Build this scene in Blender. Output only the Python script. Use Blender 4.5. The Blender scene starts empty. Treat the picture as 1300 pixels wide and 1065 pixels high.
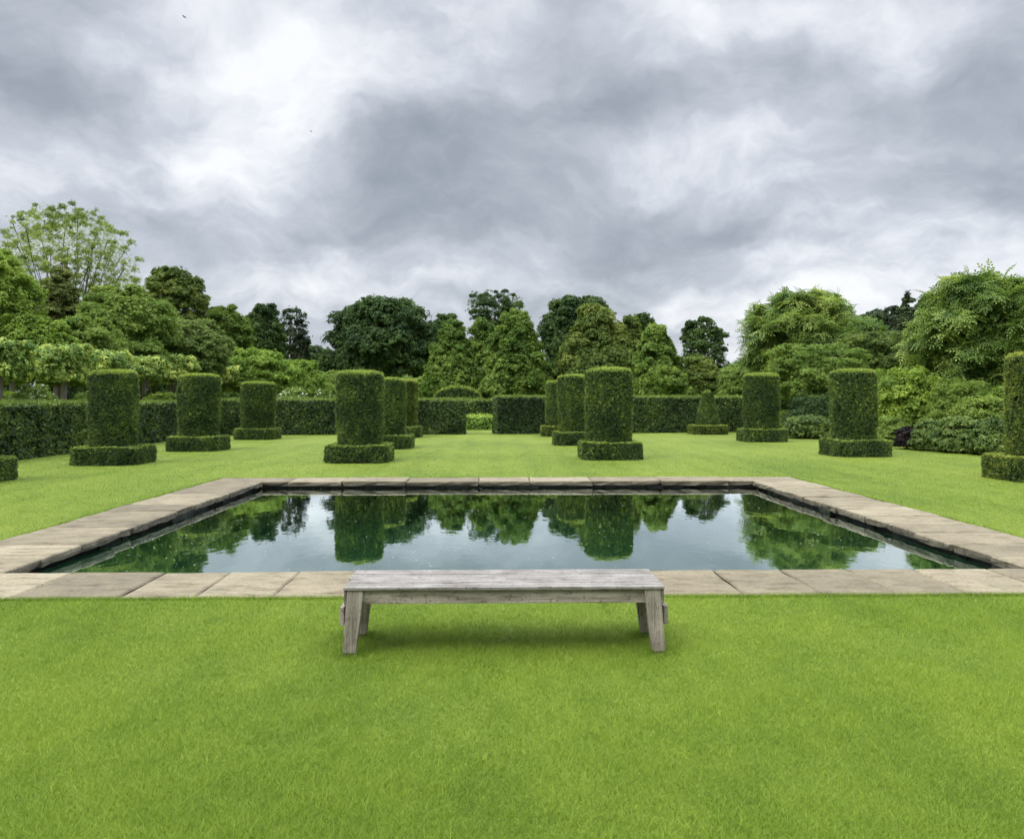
import bpy, bmesh, math
import numpy as np
from mathutils import Vector

C = bpy.context.scene.collection
rng = np.random.default_rng(7)
PI = math.pi

# ------------------------------------------------------------------ camera model (used to survey the place)
F = 1000.0
CX, CY = 650.0, 487.5
CAMH = 1.6
YAW = math.radians(1.146)
PITCH = math.atan(20.5 / F)


def ray(px, py):
    x, y, z = (px - CX) / F, 1.0, (CY - py) / F
    y, z = y * math.cos(PITCH) - z * math.sin(PITCH), y * math.sin(PITCH) + z * math.cos(PITCH)
    return (x * math.cos(YAW) + y * math.sin(YAW), y * math.cos(YAW) - x * math.sin(YAW), z)


def ground(px, py):
    r = ray(px, py)
    t = -CAMH / r[2]
    return (r[0] * t, r[1] * t)


def at(px, py, Y):
    r = ray(px, py)
    t = Y / r[1]
    return (r[0] * t, Y, CAMH + r[2] * t)


# ------------------------------------------------------------------ object helpers
def tag(o, label=None, cat=None, group=None, kind=None):
    if label: o['label'] = label
    if cat: o['category'] = cat
    if group: o['group'] = group
    if kind: o['kind'] = kind
    return o


def empty(name, loc=(0, 0, 0), rz=0.0):
    o = bpy.data.objects.new(name, None)
    o.empty_display_size = 0.2
    C.objects.link(o)
    o.location = loc
    o.rotation_euler = (0, 0, rz)
    return o


def link(name, me, parent=None):
    o = bpy.data.objects.new(name, me)
    C.objects.link(o)
    if parent: o.parent = parent
    return o


def copy_tree(o, parent=None):
    c = o.copy()
    C.objects.link(c)
    c.parent = parent
    for ch in list(o.children):
        copy_tree(ch, c)
    return c


class MB:
    """collects vertex/quad (or triangle) arrays and builds one mesh"""
    def __init__(self):
        self.v, self.f, self.m, self.t, self.n = [], [], [], [], 0
        self.s = []

    def add(self, v, f, mat=0, tint=0.5, smooth=False):
        v = np.asarray(v, np.float32).reshape(-1, 3)
        f = np.asarray(f, np.int64)
        self.v.append(v)
        self.f.append(f + self.n)
        self.m.append(np.full(len(f), mat, np.int32))
        self.s.append(np.full(len(f), smooth, bool))
        self.t.append(np.broadcast_to(np.asarray(tint, np.float32), (len(v),)))
        self.n += len(v)

    def mesh(self, name, mats):
        me = bpy.data.meshes.new(name)
        v = np.concatenate(self.v)
        starts, loops, k = [], [], 0
        for f in self.f:
            w = f.shape[1]
            starts.append(k + np.arange(len(f)) * w)
            loops.append(f.ravel())
            k += f.size
        starts = np.concatenate(starts).astype(np.int32)
        loops = np.concatenate(loops).astype(np.int32)
        me.vertices.add(len(v))
        me.vertices.foreach_set('co', v.ravel())
        me.loops.add(len(loops))
        me.loops.foreach_set('vertex_index', loops)
        me.polygons.add(len(starts))
        me.polygons.foreach_set('loop_start', starts)
        me.polygons.foreach_set('material_index', np.concatenate(self.m))
        me.polygons.foreach_set('use_smooth', np.concatenate(self.s))
        a = me.attributes.new('tint', 'FLOAT', 'POINT')
        a.data.foreach_set('value', np.concatenate(self.t).astype(np.float32))
        me.update(calc_edges=True)
        for m in mats: me.materials.append(m)
        return me

    def build(self, name, mats, parent=None):
        return link(name, self.mesh(name, mats if isinstance(mats, (list, tuple)) else [mats]), parent)


def unit(a):
    return a / np.maximum(np.linalg.norm(a, axis=-1, keepdims=True), 1e-9)


def wob(p, k=1.0, seed=0):
    """smooth pseudo noise, about -1..1"""
    r = np.random.default_rng(seed)
    out = 0
    for i in range(5):
        d = r.normal(size=3) * k * (0.7 + 0.45 * i)
        out = out + np.sin(p @ d + r.uniform(0, 6.28)) / (1 + 0.5 * i)
    return out / 2.2


# leaf prototypes: (verts k,3 ; faces m,4); z is the leaf normal, y the leaf axis
def proto_leaf(w=0.5, fold=0.12):
    return (np.array([[0, -.5, 0], [w / 2, -.05, fold], [0, .5, -.06], [-w / 2, -.05, fold]]), np.array([[0, 1, 2, 3]]))


def proto_cluster(n=4, w=0.5, seed=3):
    r = np.random.default_rng(seed)
    V, Fc = [], []
    for i in range(n):
        b, f = proto_leaf(w)
        a = 2 * PI * i / n + r.uniform(-.3, .3)
        tl = r.uniform(-.5, .5)
        s = r.uniform(.45, .7)
        x, y, z = b[:, 0] * s, (b[:, 1] + .5) * s, b[:, 2] * s
        y, z = y * math.cos(tl), z + y * math.sin(tl)
        V.append(np.stack([x * math.cos(a) - y * math.sin(a), x * math.sin(a) + y * math.cos(a), z], 1))
        Fc.append(f + 4 * i)
    return np.concatenate(V), np.concatenate(Fc)


def proto_pinnate(fronds=6, pairs=4, seed=5):
    r = np.random.default_rng(seed)
    V, Fc, k = [], [], 0
    for i in range(fronds):
        a = 2 * PI * i / fronds + r.uniform(-.35, .35)
        L = r.uniform(.42, .6)
        up = r.uniform(.1, .4)
        for j in range(pairs * 2 + 1):
            t = (j // 2 + 1) / (pairs + .6)
            side = 0 if j == pairs * 2 else (1 if j % 2 else -1)
            if side == 0: t = 1.0
            cx_, cz = L * t, up * L * t - .5 * L * t * t
            ll = .17 * (1.15 - .5 * abs(t - .5))
            da = side * 1.05
            wv = .085
            dx, dy = math.cos(da), math.sin(da)
            q = np.array([[0, 0, 0], [ll * .45 * dx - wv * dy * .5, ll * .45 * dy + wv * dx * .5, .0],
                          [ll * dx, ll * dy, -.045], [ll * .45 * dx + wv * dy * .5, ll * .45 * dy - wv * dx * .5, .0]])
            q[:, 0] += cx_
            q[:, 2] += cz
            V.append(np.stack([q[:, 0] * math.cos(a) - q[:, 1] * math.sin(a), q[:, 0] * math.sin(a) + q[:, 1] * math.cos(a), q[:, 2]], 1))
            Fc.append(np.array([[0, 1, 2, 3]]) + 4 * k)
            k += 1
    return np.concatenate(V), np.concatenate(Fc)


LEAF = proto_leaf()
NARROW = proto_leaf(.34)
CLUSTER = proto_cluster(4, .6)
SPRIG = proto_cluster(5, .38, 9)
PINNATE = proto_pinnate()


def scatter(mb, P, N, size, proto, tint, mat=0, r=rng):
    V, Fc = proto
    n, k = len(P), len(V)
    N = unit(N)
    A = unit(np.cross(N, unit(r.normal(size=(n, 3)))))
    B = np.cross(N, A)
    size = np.broadcast_to(np.asarray(size, float), (n,))
    W = (V[None, :, 0, None] * A[:, None, :] + V[None, :, 1, None] * B[:, None, :] + V[None, :, 2, None] * N[:, None, :])
    W = P[:, None, :] + W * size[:, None, None]
    faces = (Fc[None] + (np.arange(n) * k)[:, None, None]).reshape(-1, 4)
    mb.add(W.reshape(-1, 3), faces, mat, np.repeat(np.broadcast_to(tint, (n,)), k))


def tube(mb, pts, rad, seg=7, mat=0, tint=.5, cap=True):
    pts = np.asarray(pts, float)
    n = len(pts)
    V = []
    for i in range(n):
        d = unit(pts[min(i + 1, n - 1)] - pts[max(i - 1, 0)])
        a = unit(np.cross(d, [0.31, .95, 0.05] if abs(d[1]) < .9 else [1, 0, 0]))
        b = np.cross(d, a)
        th = np.linspace(0, 2 * PI, seg, endpoint=False)
        V.append(pts[i] + rad[i] * (np.cos(th)[:, None] * a + np.sin(th)[:, None] * b))
    V = np.concatenate(V)
    q = []
    for i in range(n - 1):
        for j in range(seg):
            q.append([i * seg + j, i * seg + (j + 1) % seg, (i + 1) * seg + (j + 1) % seg, (i + 1) * seg + j])
    mb.add(V, q, mat, tint, True)


# ------------------------------------------------------------------ materials
def newmat(name):
    m = bpy.data.materials.new(name)
    m.use_nodes = True
    nt = m.node_tree
    nt.nodes.clear()
    return m, nt, lambda t, **kw: mk(nt, t, **kw)


def mk(nt, t, **kw):
    n = nt.nodes.new(t)
    for k, v in kw.items():
        if k.startswith('_'):
            setattr(n, k[1:], v)
        else:
            key = int(k[1:]) if k[0] == 'i' and k[1:].isdigit() else k.replace('__', ' ')
            n.inputs[key].default_value = v
    return n


def ramp(nt, stops, interp='LINEAR'):
    n = nt.nodes.new('ShaderNodeValToRGB')
    n.color_ramp.interpolation = interp
    e = n.color_ramp.elements
    while len(e) > 1: e.remove(e[-1])
    e[0].position, e[0].color = stops[0][0], (*stops[0][1], 1)
    for p, c in stops[1:]:
        x = e.new(p)
        x.color = (*c, 1)
    return n


def leafmat(name, dark, mid, light, trans=.28, rough=.55, nscale=.6, spec=.3, namt=.55):
    m, nt, N = newmat(name)
    L = nt.links.new
    at_ = N('ShaderNodeAttribute', _attribute_name='tint')
    tc = N('ShaderNodeTexCoord')
    oi = N('ShaderNodeObjectInfo')
    ad = N('ShaderNodeVectorMath', _operation='ADD')
    L(tc.outputs['Object'], ad.inputs[0])
    L(oi.outputs['Location'], ad.inputs[1])
    no = N('ShaderNodeTexNoise', Scale=nscale, Detail=3.0)
    L(ad.outputs[0], no.inputs['Vector'])
    mr = N('ShaderNodeMapRange', i1=.3, i2=.7, i3=-namt / 2, i4=namt / 2)
    L(no.outputs['Fac'], mr.inputs[0])
    s = N('ShaderNodeMath', _operation='ADD', _use_clamp=True)
    L(at_.outputs['Fac'], s.inputs[0])
    L(mr.outputs[0], s.inputs[1])
    k = lambda c: (c[0] * 1.95, c[1] * 1.60, c[2] * 1.75)
    cr = ramp(nt, [(0.0, k(dark)), (.5, k(mid)), (1.0, k(light))])
    L(s.outputs[0], cr.inputs[0])
    p = N('ShaderNodeBsdfPrincipled', Roughness=rough)
    p.inputs['Specular IOR Level'].default_value = spec
    L(cr.outputs[0], p.inputs['Base Color'])
    tr = N('ShaderNodeBsdfTranslucent')
    hs = N('ShaderNodeHueSaturation', Hue=.485, Saturation=1.1, Value=1.25)
    L(cr.outputs[0], hs.inputs['Color'])
    L(hs.outputs[0], tr.inputs['Color'])
    mx = N('ShaderNodeMixShader', Fac=trans)
    L(p.outputs[0], mx.inputs[1])
    L(tr.outputs[0], mx.inputs[2])
    o = N('ShaderNodeOutputMaterial')
    L(mx.outputs[0], o.inputs[0])
    return m


def barkmat(name, a, b):
    m, nt, N = newmat(name)
    L = nt.links.new
    tc = N('ShaderNodeTexCoord')
    mp = N('ShaderNodeMapping')
    mp.inputs['Scale'].default_value = (9, 9, 2)
    L(tc.outputs['Object'], mp.inputs[0])
    no = N('ShaderNodeTexNoise', Scale=1.5, Detail=6.0)
    L(mp.outputs[0], no.inputs['Vector'])
    cr = ramp(nt, [(.3, a), (.7, b)])
    L(no.outputs['Fac'], cr.inputs[0])
    p = N('ShaderNodeBsdfPrincipled', Roughness=.9)
    L(cr.outputs[0], p.inputs['Base Color'])
    bp = N('ShaderNodeBump', Strength=.5, Distance=.03)
    L(no.outputs['Fac'], bp.inputs['Height'])
    L(bp.outputs[0], p.inputs['Normal'])
    o = N('ShaderNodeOutputMaterial')
    L(p.outputs[0], o.inputs[0])
    return m


M = {}
M['yew'] = leafmat('yew_leaves', (.010, .028, .007), (.036, .082, .016), (.17, .26, .04), .2, .45, 1.6, .35, .35)
M['yew_bronze'] = leafmat('yew_leaves_bronze', (.013, .029, .007), (.050, .096, .016), (.20, .27, .045), .22, .5, 1.6, .25, .3)
M['hornbeam'] = leafmat('hornbeam_leaves', (.008, .021, .006), (.019, .046, .010), (.10, .17, .03), .15, .45, .8, .3, .35)
M['box'] = leafmat('box_leaves', (.03, .075, .012), (.075, .16, .022), (.18, .30, .05), .2, .5, 1.0)
M['oak'] = leafmat('oak_leaves', (.013, .031, .010), (.027, .060, .016), (.06, .11, .028), .24, .65, .35, .12)
M['lime'] = leafmat('lime_leaves', (.027, .066, .011), (.060, .120, .019), (.125, .205, .035), .32, .6, .4, .15)
M['limeolive'] = leafmat('olive_lime_leaves', (.029, .060, .012), (.060, .106, .019), (.13, .18, .037), .32, .6, .4, .15)
M['fresh'] = leafmat('fresh_leaves', (.055, .118, .016), (.100, .185, .027), (.18, .28, .055), .36, .6, .5, .15)
M['mid'] = leafmat('mid_leaves', (.046, .098, .017), (.082, .150, .026), (.14, .22, .045), .34, .6, .4, .15)
M['grey'] = leafmat('grey_green_leaves', (.045, .088, .020), (.075, .132, .030), (.125, .19, .048), .3, .6, .5, .12)
M['bronze'] = leafmat('bronze_green_leaves', (.028, .048, .012), (.058, .088, .020), (.11, .15, .035), .25, .6, .6, .15)
M['ash'] = leafmat('ash_leaves', (.05, .09, .02), (.10, .17, .035), (.19, .27, .07), .35, .55, .5)
M['walnut'] = leafmat('walnut_leaves', (.034, .078, .016), (.080, .150, .030), (.165, .25, .058), .34, .5, .5, .2, .6)
M['conifer'] = leafmat('conifer_leaves', (.011, .023, .010), (.024, .046, .018), (.05, .08, .03), .12, .65, .4, .15)
M['blue'] = leafmat('broad_border_leaves', (.026, .058, .014), (.060, .112, .022), (.14, .21, .05), .25, .55, .8, .2)
M['purple'] = leafmat('purple_leaves', (.006, .006, .005), (.013, .012, .010), (.03, .028, .022), .2, .6, .8, .15)
M['pleach'] = leafmat('pleached_lime_leaves', (.028, .068, .014), (.085, .165, .032), (.26, .36, .08), .3, .55, .9, .2, .5)
M['yellow'] = leafmat('yellow_green_leaves', (.042, .095, .012), (.10, .18, .022), (.21, .31, .045), .35, .5, .6, .2)
M['bark'] = barkmat('bark', (.05, .042, .032), (.14, .12, .095))
M['palebark'] = barkmat('pale_bark', (.13, .115, .09), (.26, .23, .19))


def plain(name, col, rough=.8, spec=.3):
    m, nt, N = newmat(name)
    p = N('ShaderNodeBsdfPrincipled', Roughness=rough)
    p.inputs['Specular IOR Level'].default_value = spec
    tc = N('ShaderNodeTexCoord')
    no = N('ShaderNodeTexNoise', Scale=14.0, Detail=4.0)
    nt.links.new(tc.outputs['Object'], no.inputs['Vector'])
    cr = ramp(nt, [(.25, tuple(c * .7 for c in col)), (.75, tuple(min(1, c * 1.3) for c in col))])
    nt.links.new(no.outputs['Fac'], cr.inputs[0])
    nt.links.new(cr.outputs[0], p.inputs['Base Color'])
    o = N('ShaderNodeOutputMaterial')
    nt.links.new(p.outputs[0], o.inputs[0])
    return m


M['twigs'] = plain('hedge_twigs', (.018, .024, .010), .95, .1)
M['speck'] = plain('floating_specks', (.42, .42, .34), .7)
M['petal'] = plain('white_petals', (.75, .74, .66), .6)
M['feather'] = plain('dark_feathers', (.02, .02, .022), .7)
M['edgeshadow'] = plain('cut_soil_shadow', (.035, .028, .018), .95, .1)
M['soil'] = plain('pond_floor', (.02, .03, .02), .9)


def lawnmat(name, blades=False):
    m, nt, N = newmat(name)
    L = nt.links.new
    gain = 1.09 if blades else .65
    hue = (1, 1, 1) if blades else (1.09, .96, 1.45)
    geo = N('ShaderNodeNewGeometry')
    n1 = N('ShaderNodeTexNoise', Scale=.35, Detail=4.0)
    n2 = N('ShaderNodeTexNoise', Scale=3.2, Detail=5.0)
    n2.inputs['Roughness'].default_value = .6
    mp = N('ShaderNodeMapping')
    mp.inputs['Scale'].default_value = (1, .55, 1)
    L(geo.outputs['Position'], mp.inputs[0])
    L(mp.outputs[0], n1.inputs['Vector'])
    L(mp.outputs[0], n2.inputs['Vector'])
    # mowing bands: very faint alternate stripes running along the garden
    a = N('ShaderNodeMath', _operation='MULTIPLY_ADD', i1=.62, i2=0.03)
    L(n1.outputs['Fac'], a.inputs[0])
    b = N('ShaderNodeMath', _operation='MULTIPLY_ADD', i1=.36)
    L(n2.outputs['Fac'], b.inputs[0])
    L(a.outputs[0], b.inputs[2])
    wv = N('ShaderNodeTexWave', Scale=.33, Distortion=1.2, Detail=2.0)
    wv.inputs['Detail Scale'].default_value = .6
    L(geo.outputs['Position'], wv.inputs['Vector'])
    bw_ = N('ShaderNodeMath', _operation='MULTIPLY_ADD', i1=.045, i2=-.022)
    L(wv.outputs['Fac'], bw_.inputs[0])
    b0 = b
    b = N('ShaderNodeMath', _operation='ADD')
    L(b0.outputs[0], b.inputs[0])
    L(bw_.outputs[0], b.inputs[1])
    src = b
    if blades:
        at_ = N('ShaderNodeAttribute', _attribute_name='tint')
        c = N('ShaderNodeMath', _operation='MULTIPLY_ADD', i1=.42)
        L(at_.outputs['Fac'], c.inputs[0])
        L(b.outputs[0], c.inputs[2])
        d = N('ShaderNodeMath', _operation='SUBTRACT', i1=.21)
        L(c.outputs[0], d.inputs[0])
        src = d
    else:
        n3 = N('ShaderNodeTexNoise', Scale=26.0, Detail=5.0)
        n3.inputs['Roughness'].default_value = .75
        L(mp.outputs[0], n3.inputs['Vector'])
        c = N('ShaderNodeMath', _operation='MULTIPLY_ADD', i1=.5)
        L(n3.outputs['Fac'], c.inputs[0])
        L(b.outputs[0], c.inputs[2])
        d = N('ShaderNodeMath', _operation='SUBTRACT', i1=.25)
        L(c.outputs[0], d.inputs[0])
        src = d
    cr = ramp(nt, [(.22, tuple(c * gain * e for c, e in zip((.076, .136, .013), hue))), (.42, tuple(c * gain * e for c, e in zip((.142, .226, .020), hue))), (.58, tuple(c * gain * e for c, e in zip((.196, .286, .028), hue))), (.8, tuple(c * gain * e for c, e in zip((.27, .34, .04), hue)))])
    L(src.outputs[0], cr.inputs[0])
    p = N('ShaderNodeBsdfPrincipled', Roughness=.6)
    p.inputs['Specular IOR Level'].default_value = .25 if blades else .08
    L(cr.outputs[0], p.inputs['Base Color'])
    o = N('ShaderNodeOutputMaterial')
    if blades:
        tr = N('ShaderNodeBsdfTranslucent')
        L(cr.outputs[0], tr.inputs['Color'])
        mx = N('ShaderNodeMixShader', Fac=.3)
        L(p.outputs[0], mx.inputs[1])
        L(tr.outputs[0], mx.inputs[2])
        L(mx.outputs[0], o.inputs[0])
    else:
        bp = N('ShaderNodeBump', Strength=.6, Distance=.03)
        L(n3.outputs['Fac'], bp.inputs['Height'])
        L(bp.outputs[0], p.inputs['Normal'])
        L(p.outputs[0], o.inputs[0])
    return m


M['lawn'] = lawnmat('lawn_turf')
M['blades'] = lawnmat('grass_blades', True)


def stonemat(name, cols, bump=.4, wet=False):
    m, nt, N = newmat(name)
    L = nt.links.new
    geo = N('ShaderNodeNewGeometry')
    at_ = N('ShaderNodeAttribute', _attribute_name='tint')
    n1 = N('ShaderNodeTexNoise', Scale=1.7, Detail=7.0)
    n1.inputs['Roughness'].default_value = .65
    n1.inputs['Distortion'].default_value = .6
    n2 = N('ShaderNodeTexNoise', Scale=38.0, Detail=5.0)
    vo = N('ShaderNodeTexNoise', Scale=5.0, Detail=8.0)
    vo.inputs['Roughness'].default_value = .7
    mp = N('ShaderNodeMapping')
    mp.inputs['Scale'].default_value = (.55, 1.7, 1.5)
    L(geo.outputs['Position'], mp.inputs[0])
    for n in (n1, n2): L(geo.outputs['Position'], n.inputs['Vector'])
    L(mp.outputs[0], vo.inputs['Vector'])
    a = N('ShaderNodeMath', _operation='MULTIPLY_ADD', i1=.55)
    L(n1.outputs['Fac'], a.inputs[0])
    t = N('ShaderNodeMath', _operation='MULTIPLY_ADD', i1=.4, i2=.02)
    L(at_.outputs['Fac'], t.inputs[0])
    L(t.outputs[0], a.inputs[2])
    cr = ramp(nt, cols)
    L(a.outputs[0], cr.inputs[0])
    # dark lichen blotches and pits
    bl = ramp(nt, [(.30, (.22, .20, .16)), (.40, (.62, .58, .50)), (.50, (1, 1, 1))])
    L(vo.outputs['Fac'], bl.inputs[0])
    gr = ramp(nt, [(.3, (.78, .77, .75)), (.65, (1.08, 1.08, 1.08))])
    L(n2.outputs['Fac'], gr.inputs[0])
    m1 = N('ShaderNodeMix', _data_type='RGBA', _blend_type='MULTIPLY')
    m1.inputs[0].default_value = .8
    L(cr.outputs[0], m1.inputs[6])
    L(bl.outputs[0], m1.inputs[7])
    m2 = N('ShaderNodeMix', _data_type='RGBA', _blend_type='MULTIPLY')
    m2.inputs[0].default_value = 1.0
    L(m1.outputs[2], m2.inputs[6])
    L(gr.outputs[0], m2.inputs[7])
    n5 = N('ShaderNodeTexNoise', Scale=2.3, Detail=9.0)
    n5.inputs['Roughness'].default_value = .72
    L(geo.outputs['Position'], n5.inputs['Vector'])
    mr5 = N('ShaderNodeMapRange', i1=.56, i2=.68, i3=0.0, i4=.55)
    L(n5.outputs['Fac'], mr5.inputs[0])
    m3 = N('ShaderNodeMix', _data_type='RGBA')
    m3.inputs[7].default_value = (.055, .058, .030, 1)
    L(mr5.outputs[0], m3.inputs[0])
    L(m2.outputs[2], m3.inputs[6])
    p = N('ShaderNodeBsdfPrincipled', Roughness=.45 if wet else .85)
    L(m3.outputs[2], p.inputs['Base Color'])
    bp = N('ShaderNodeBump', Strength=bump, Distance=.02)
    s = N('ShaderNodeMath', _operation='MULTIPLY_ADD', i1=.35)
    L(n2.outputs['Fac'], s.inputs[0])
    L(vo.outputs['Fac'], s.inputs[2])
    L(s.outputs[0], bp.inputs['Height'])
    L(bp.outputs[0], p.inputs['Normal'])
    o = N('ShaderNodeOutputMaterial')
    L(p.outputs[0], o.inputs[0])
    return m


M['stone'] = stonemat('sandstone', [(.2, (.085, .070, .042)), (.42, (.16, .131, .078)), (.6, (.222, .184, .113)), (.85, (.30, .255, .165))])
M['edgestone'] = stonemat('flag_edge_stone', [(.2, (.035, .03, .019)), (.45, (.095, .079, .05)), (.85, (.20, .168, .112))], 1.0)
M['wallstone'] = stonemat('pool_wall_stone', [(.2, (.006, .009, .005)), (.5, (.016, .019, .011)), (.85, (.040, .038, .024))], .9)


def woodmat(name, axis, a, b, c):
    m, nt, N = newmat(name)
    L = nt.links.new
    tc = N('ShaderNodeTexCoord')
    sc = [26, 26, 26]
    sc[axis] = 1.6
    mp = N('ShaderNodeMapping')
    mp.inputs['Scale'].default_value = sc
    L(tc.outputs['Object'], mp.inputs[0])
    n1 = N('ShaderNodeTexNoise', Scale=1.3, Detail=8.0)
    n1.inputs['Roughness'].default_value = .7
    n1.inputs['Distortion'].default_value = .8
    L(mp.outputs[0], n1.inputs['Vector'])
    n2 = N('ShaderNodeTexNoise', Scale=7.0, Detail=6.0)
    L(tc.outputs['Object'], n2.inputs['Vector'])
    ad = N('ShaderNodeMath', _operation='MULTIPLY_ADD', i1=.45)
    L(n2.outputs['Fac'], ad.inputs[0])
    L(n1.outputs['Fac'], ad.inputs[2])
    sb = N('ShaderNodeMath', _operation='SUBTRACT', i1=.22)
    L(ad.outputs[0], sb.inputs[0])
    cr0 = ramp(nt, [(.28, a), (.5, b), (.7, c)])
    L(sb.outputs[0], cr0.inputs[0])
    sc2 = [34, 34, 34]
    sc2[axis] = .9
    mp2 = N('ShaderNodeMapping')
    mp2.inputs['Scale'].default_value = sc2
    L(tc.outputs['Object'], mp2.inputs[0])
    n3 = N('ShaderNodeTexNoise', Scale=1.0, Detail=3.0)
    n3.inputs['Distortion'].default_value = 1.5
    L(mp2.outputs[0], n3.inputs['Vector'])
    ck = ramp(nt, [(.484, (1, 1, 1)), (.5, (.22, .19, .16)), (.516, (1, 1, 1))])
    L(n3.outputs['Fac'], ck.inputs[0])
    n4 = N('ShaderNodeTexNoise', Scale=45.0, Detail=4.0)
    L(tc.outputs['Object'], n4.inputs['Vector'])
    lk = ramp(nt, [(.32, (.38, .35, .29)), (.42, (1, 1, 1)), (.66, (1, 1, 1)), (.72, (1.25, 1.3, 1.2))])
    L(n4.outputs['Fac'], lk.inputs[0])
    x1 = N('ShaderNodeMix', _data_type='RGBA', _blend_type='MULTIPLY')
    x1.inputs[0].default_value = .85
    L(cr0.outputs[0], x1.inputs[6])
    L(ck.outputs[0], x1.inputs[7])
    x2 = N('ShaderNodeMix', _data_type='RGBA', _blend_type='MULTIPLY')
    x2.inputs[0].default_value = .7
    L(x1.outputs[2], x2.inputs[6])
    L(lk.outputs[0], x2.inputs[7])
    class _O: outputs = [x2.outputs[2]]
    cr = _O
    p = N('ShaderNodeBsdfPrincipled', Roughness=.85)
    p.inputs['Specular IOR Level'].default_value = .25
    L(cr.outputs[0], p.inputs['Base Color'])
    bp = N('ShaderNodeBump', Strength=.55, Distance=.006)
    L(n1.outputs['Fac'], bp.inputs['Height'])
    L(bp.outputs[0], p.inputs['Normal'])
    o = N('ShaderNodeOutputMaterial')
    L(p.outputs[0], o.inputs[0])
    return m


W1 = ((.10, .085, .068), (.20, .182, .158), (.31, .29, .26))
W2 = ((.10, .085, .06), (.24, .208, .16), (.36, .322, .26))
M['wood_top'] = woodmat('weathered_wood_top', 0, *W1)
M['wood_x'] = woodmat('weathered_wood_rail', 0, *W2)
M['wood_y'] = woodmat('weathered_wood_end', 1, *W2)
M['wood_z'] = woodmat('weathered_wood_leg', 2, *W2)
M['wood_end'] = woodmat('dark_wood_end_rail', 1, (.05, .04, .03), (.12, .095, .075), (.22, .18, .14))
M['wood_foot'] = plain('rotten_wood_foot', (.06, .05, .04), .95)


def watermat():
    m, nt, N = newmat('pool_water')
    L = nt.links.new
    geo = N('ShaderNodeNewGeometry')
    mp = N('ShaderNodeMapping')
    mp.inputs['Scale'].default_value = (1.0, .45, 1)
    L(geo.outputs['Position'], mp.inputs[0])
    n1 = N('ShaderNodeTexNoise', Scale=7.0, Detail=3.0)
    L(mp.outputs[0], n1.inputs['Vector'])
    bp = N('ShaderNodeBump', Strength=.045, Distance=.02)
    L(n1.outputs['Fac'], bp.inputs['Height'])
    n2 = N('ShaderNodeTexNoise', Scale=.5, Detail=3.0)
    L(geo.outputs['Position'], n2.inputs['Vector'])
    cr = ramp(nt, [(.3, (.005, .030, .011)), (.7, (.008, .042, .015))])
    L(n2.outputs['Fac'], cr.inputs[0])
    p = N('ShaderNodeBsdfDiffuse')
    L(cr.outputs[0], p.inputs['Color'])
    gl = N('ShaderNodeBsdfGlossy', Roughness=.02)
    gl.inputs['Color'].default_value = (.86, .95, .94, 1)
    L(bp.outputs[0], gl.inputs['Normal'])
    fr = N('ShaderNodeFresnel', IOR=1.36)
    L(bp.outputs[0], fr.inputs['Normal'])
    fm = N('ShaderNodeMath', _operation='MULTIPLY', _use_clamp=True, i1=2.25)
    L(fr.outputs[0], fm.inputs[0])
    mx = N('ShaderNodeMixShader')
    L(fm.outputs[0], mx.inputs[0])
    L(p.outputs[0], mx.inputs[1])
    L(gl.outputs[0], mx.inputs[2])
    o = N('ShaderNodeOutputMaterial')
    L(mx.outputs[0], o.inputs[0])
    return m


M['water'] = watermat()

# ------------------------------------------------------------------ the ground, pool and coping
IX0, IX1, IY0, IY1 = -4.55, 5.03, 7.36, 15.45      # inner edge of the coping
OX0, OX1, OY0, OY1 = -5.58, 6.08, 6.43, 16.22      # outer edge


def ring_sheet(name, mat):
    xs = [-700, OX0 + .05, OX1 - .05, 700]
    ys = [-60, OY0 + .05, OY1 - .05, 1100]
    mb = MB()
    V = [[x, y, 0] for y in ys for x in xs]
    q = [[j * 4 + i, j * 4 + i + 1, (j + 1) * 4 + i + 1, (j + 1) * 4 + i] for j in range(3) for i in range(3) if not (i == 1 and j == 1)]
    mb.add(V, q)
    return mb.build(name, mat)


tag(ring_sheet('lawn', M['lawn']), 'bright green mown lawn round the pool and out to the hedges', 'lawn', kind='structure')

WATER_Z = -.115
mb = MB()
mb.add([[IX0 - .02, IY0 - .02, WATER_Z], [IX1 + .02, IY0 - .02, WATER_Z], [IX1 + .02, IY1 + .02, WATER_Z], [IX0 - .02, IY1 + .02, WATER_Z]], [[0, 1, 2, 3]])
tag(mb.build('water', M['water']), 'still dark green water filling the rectangular pool', 'water', kind='structure')


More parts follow.
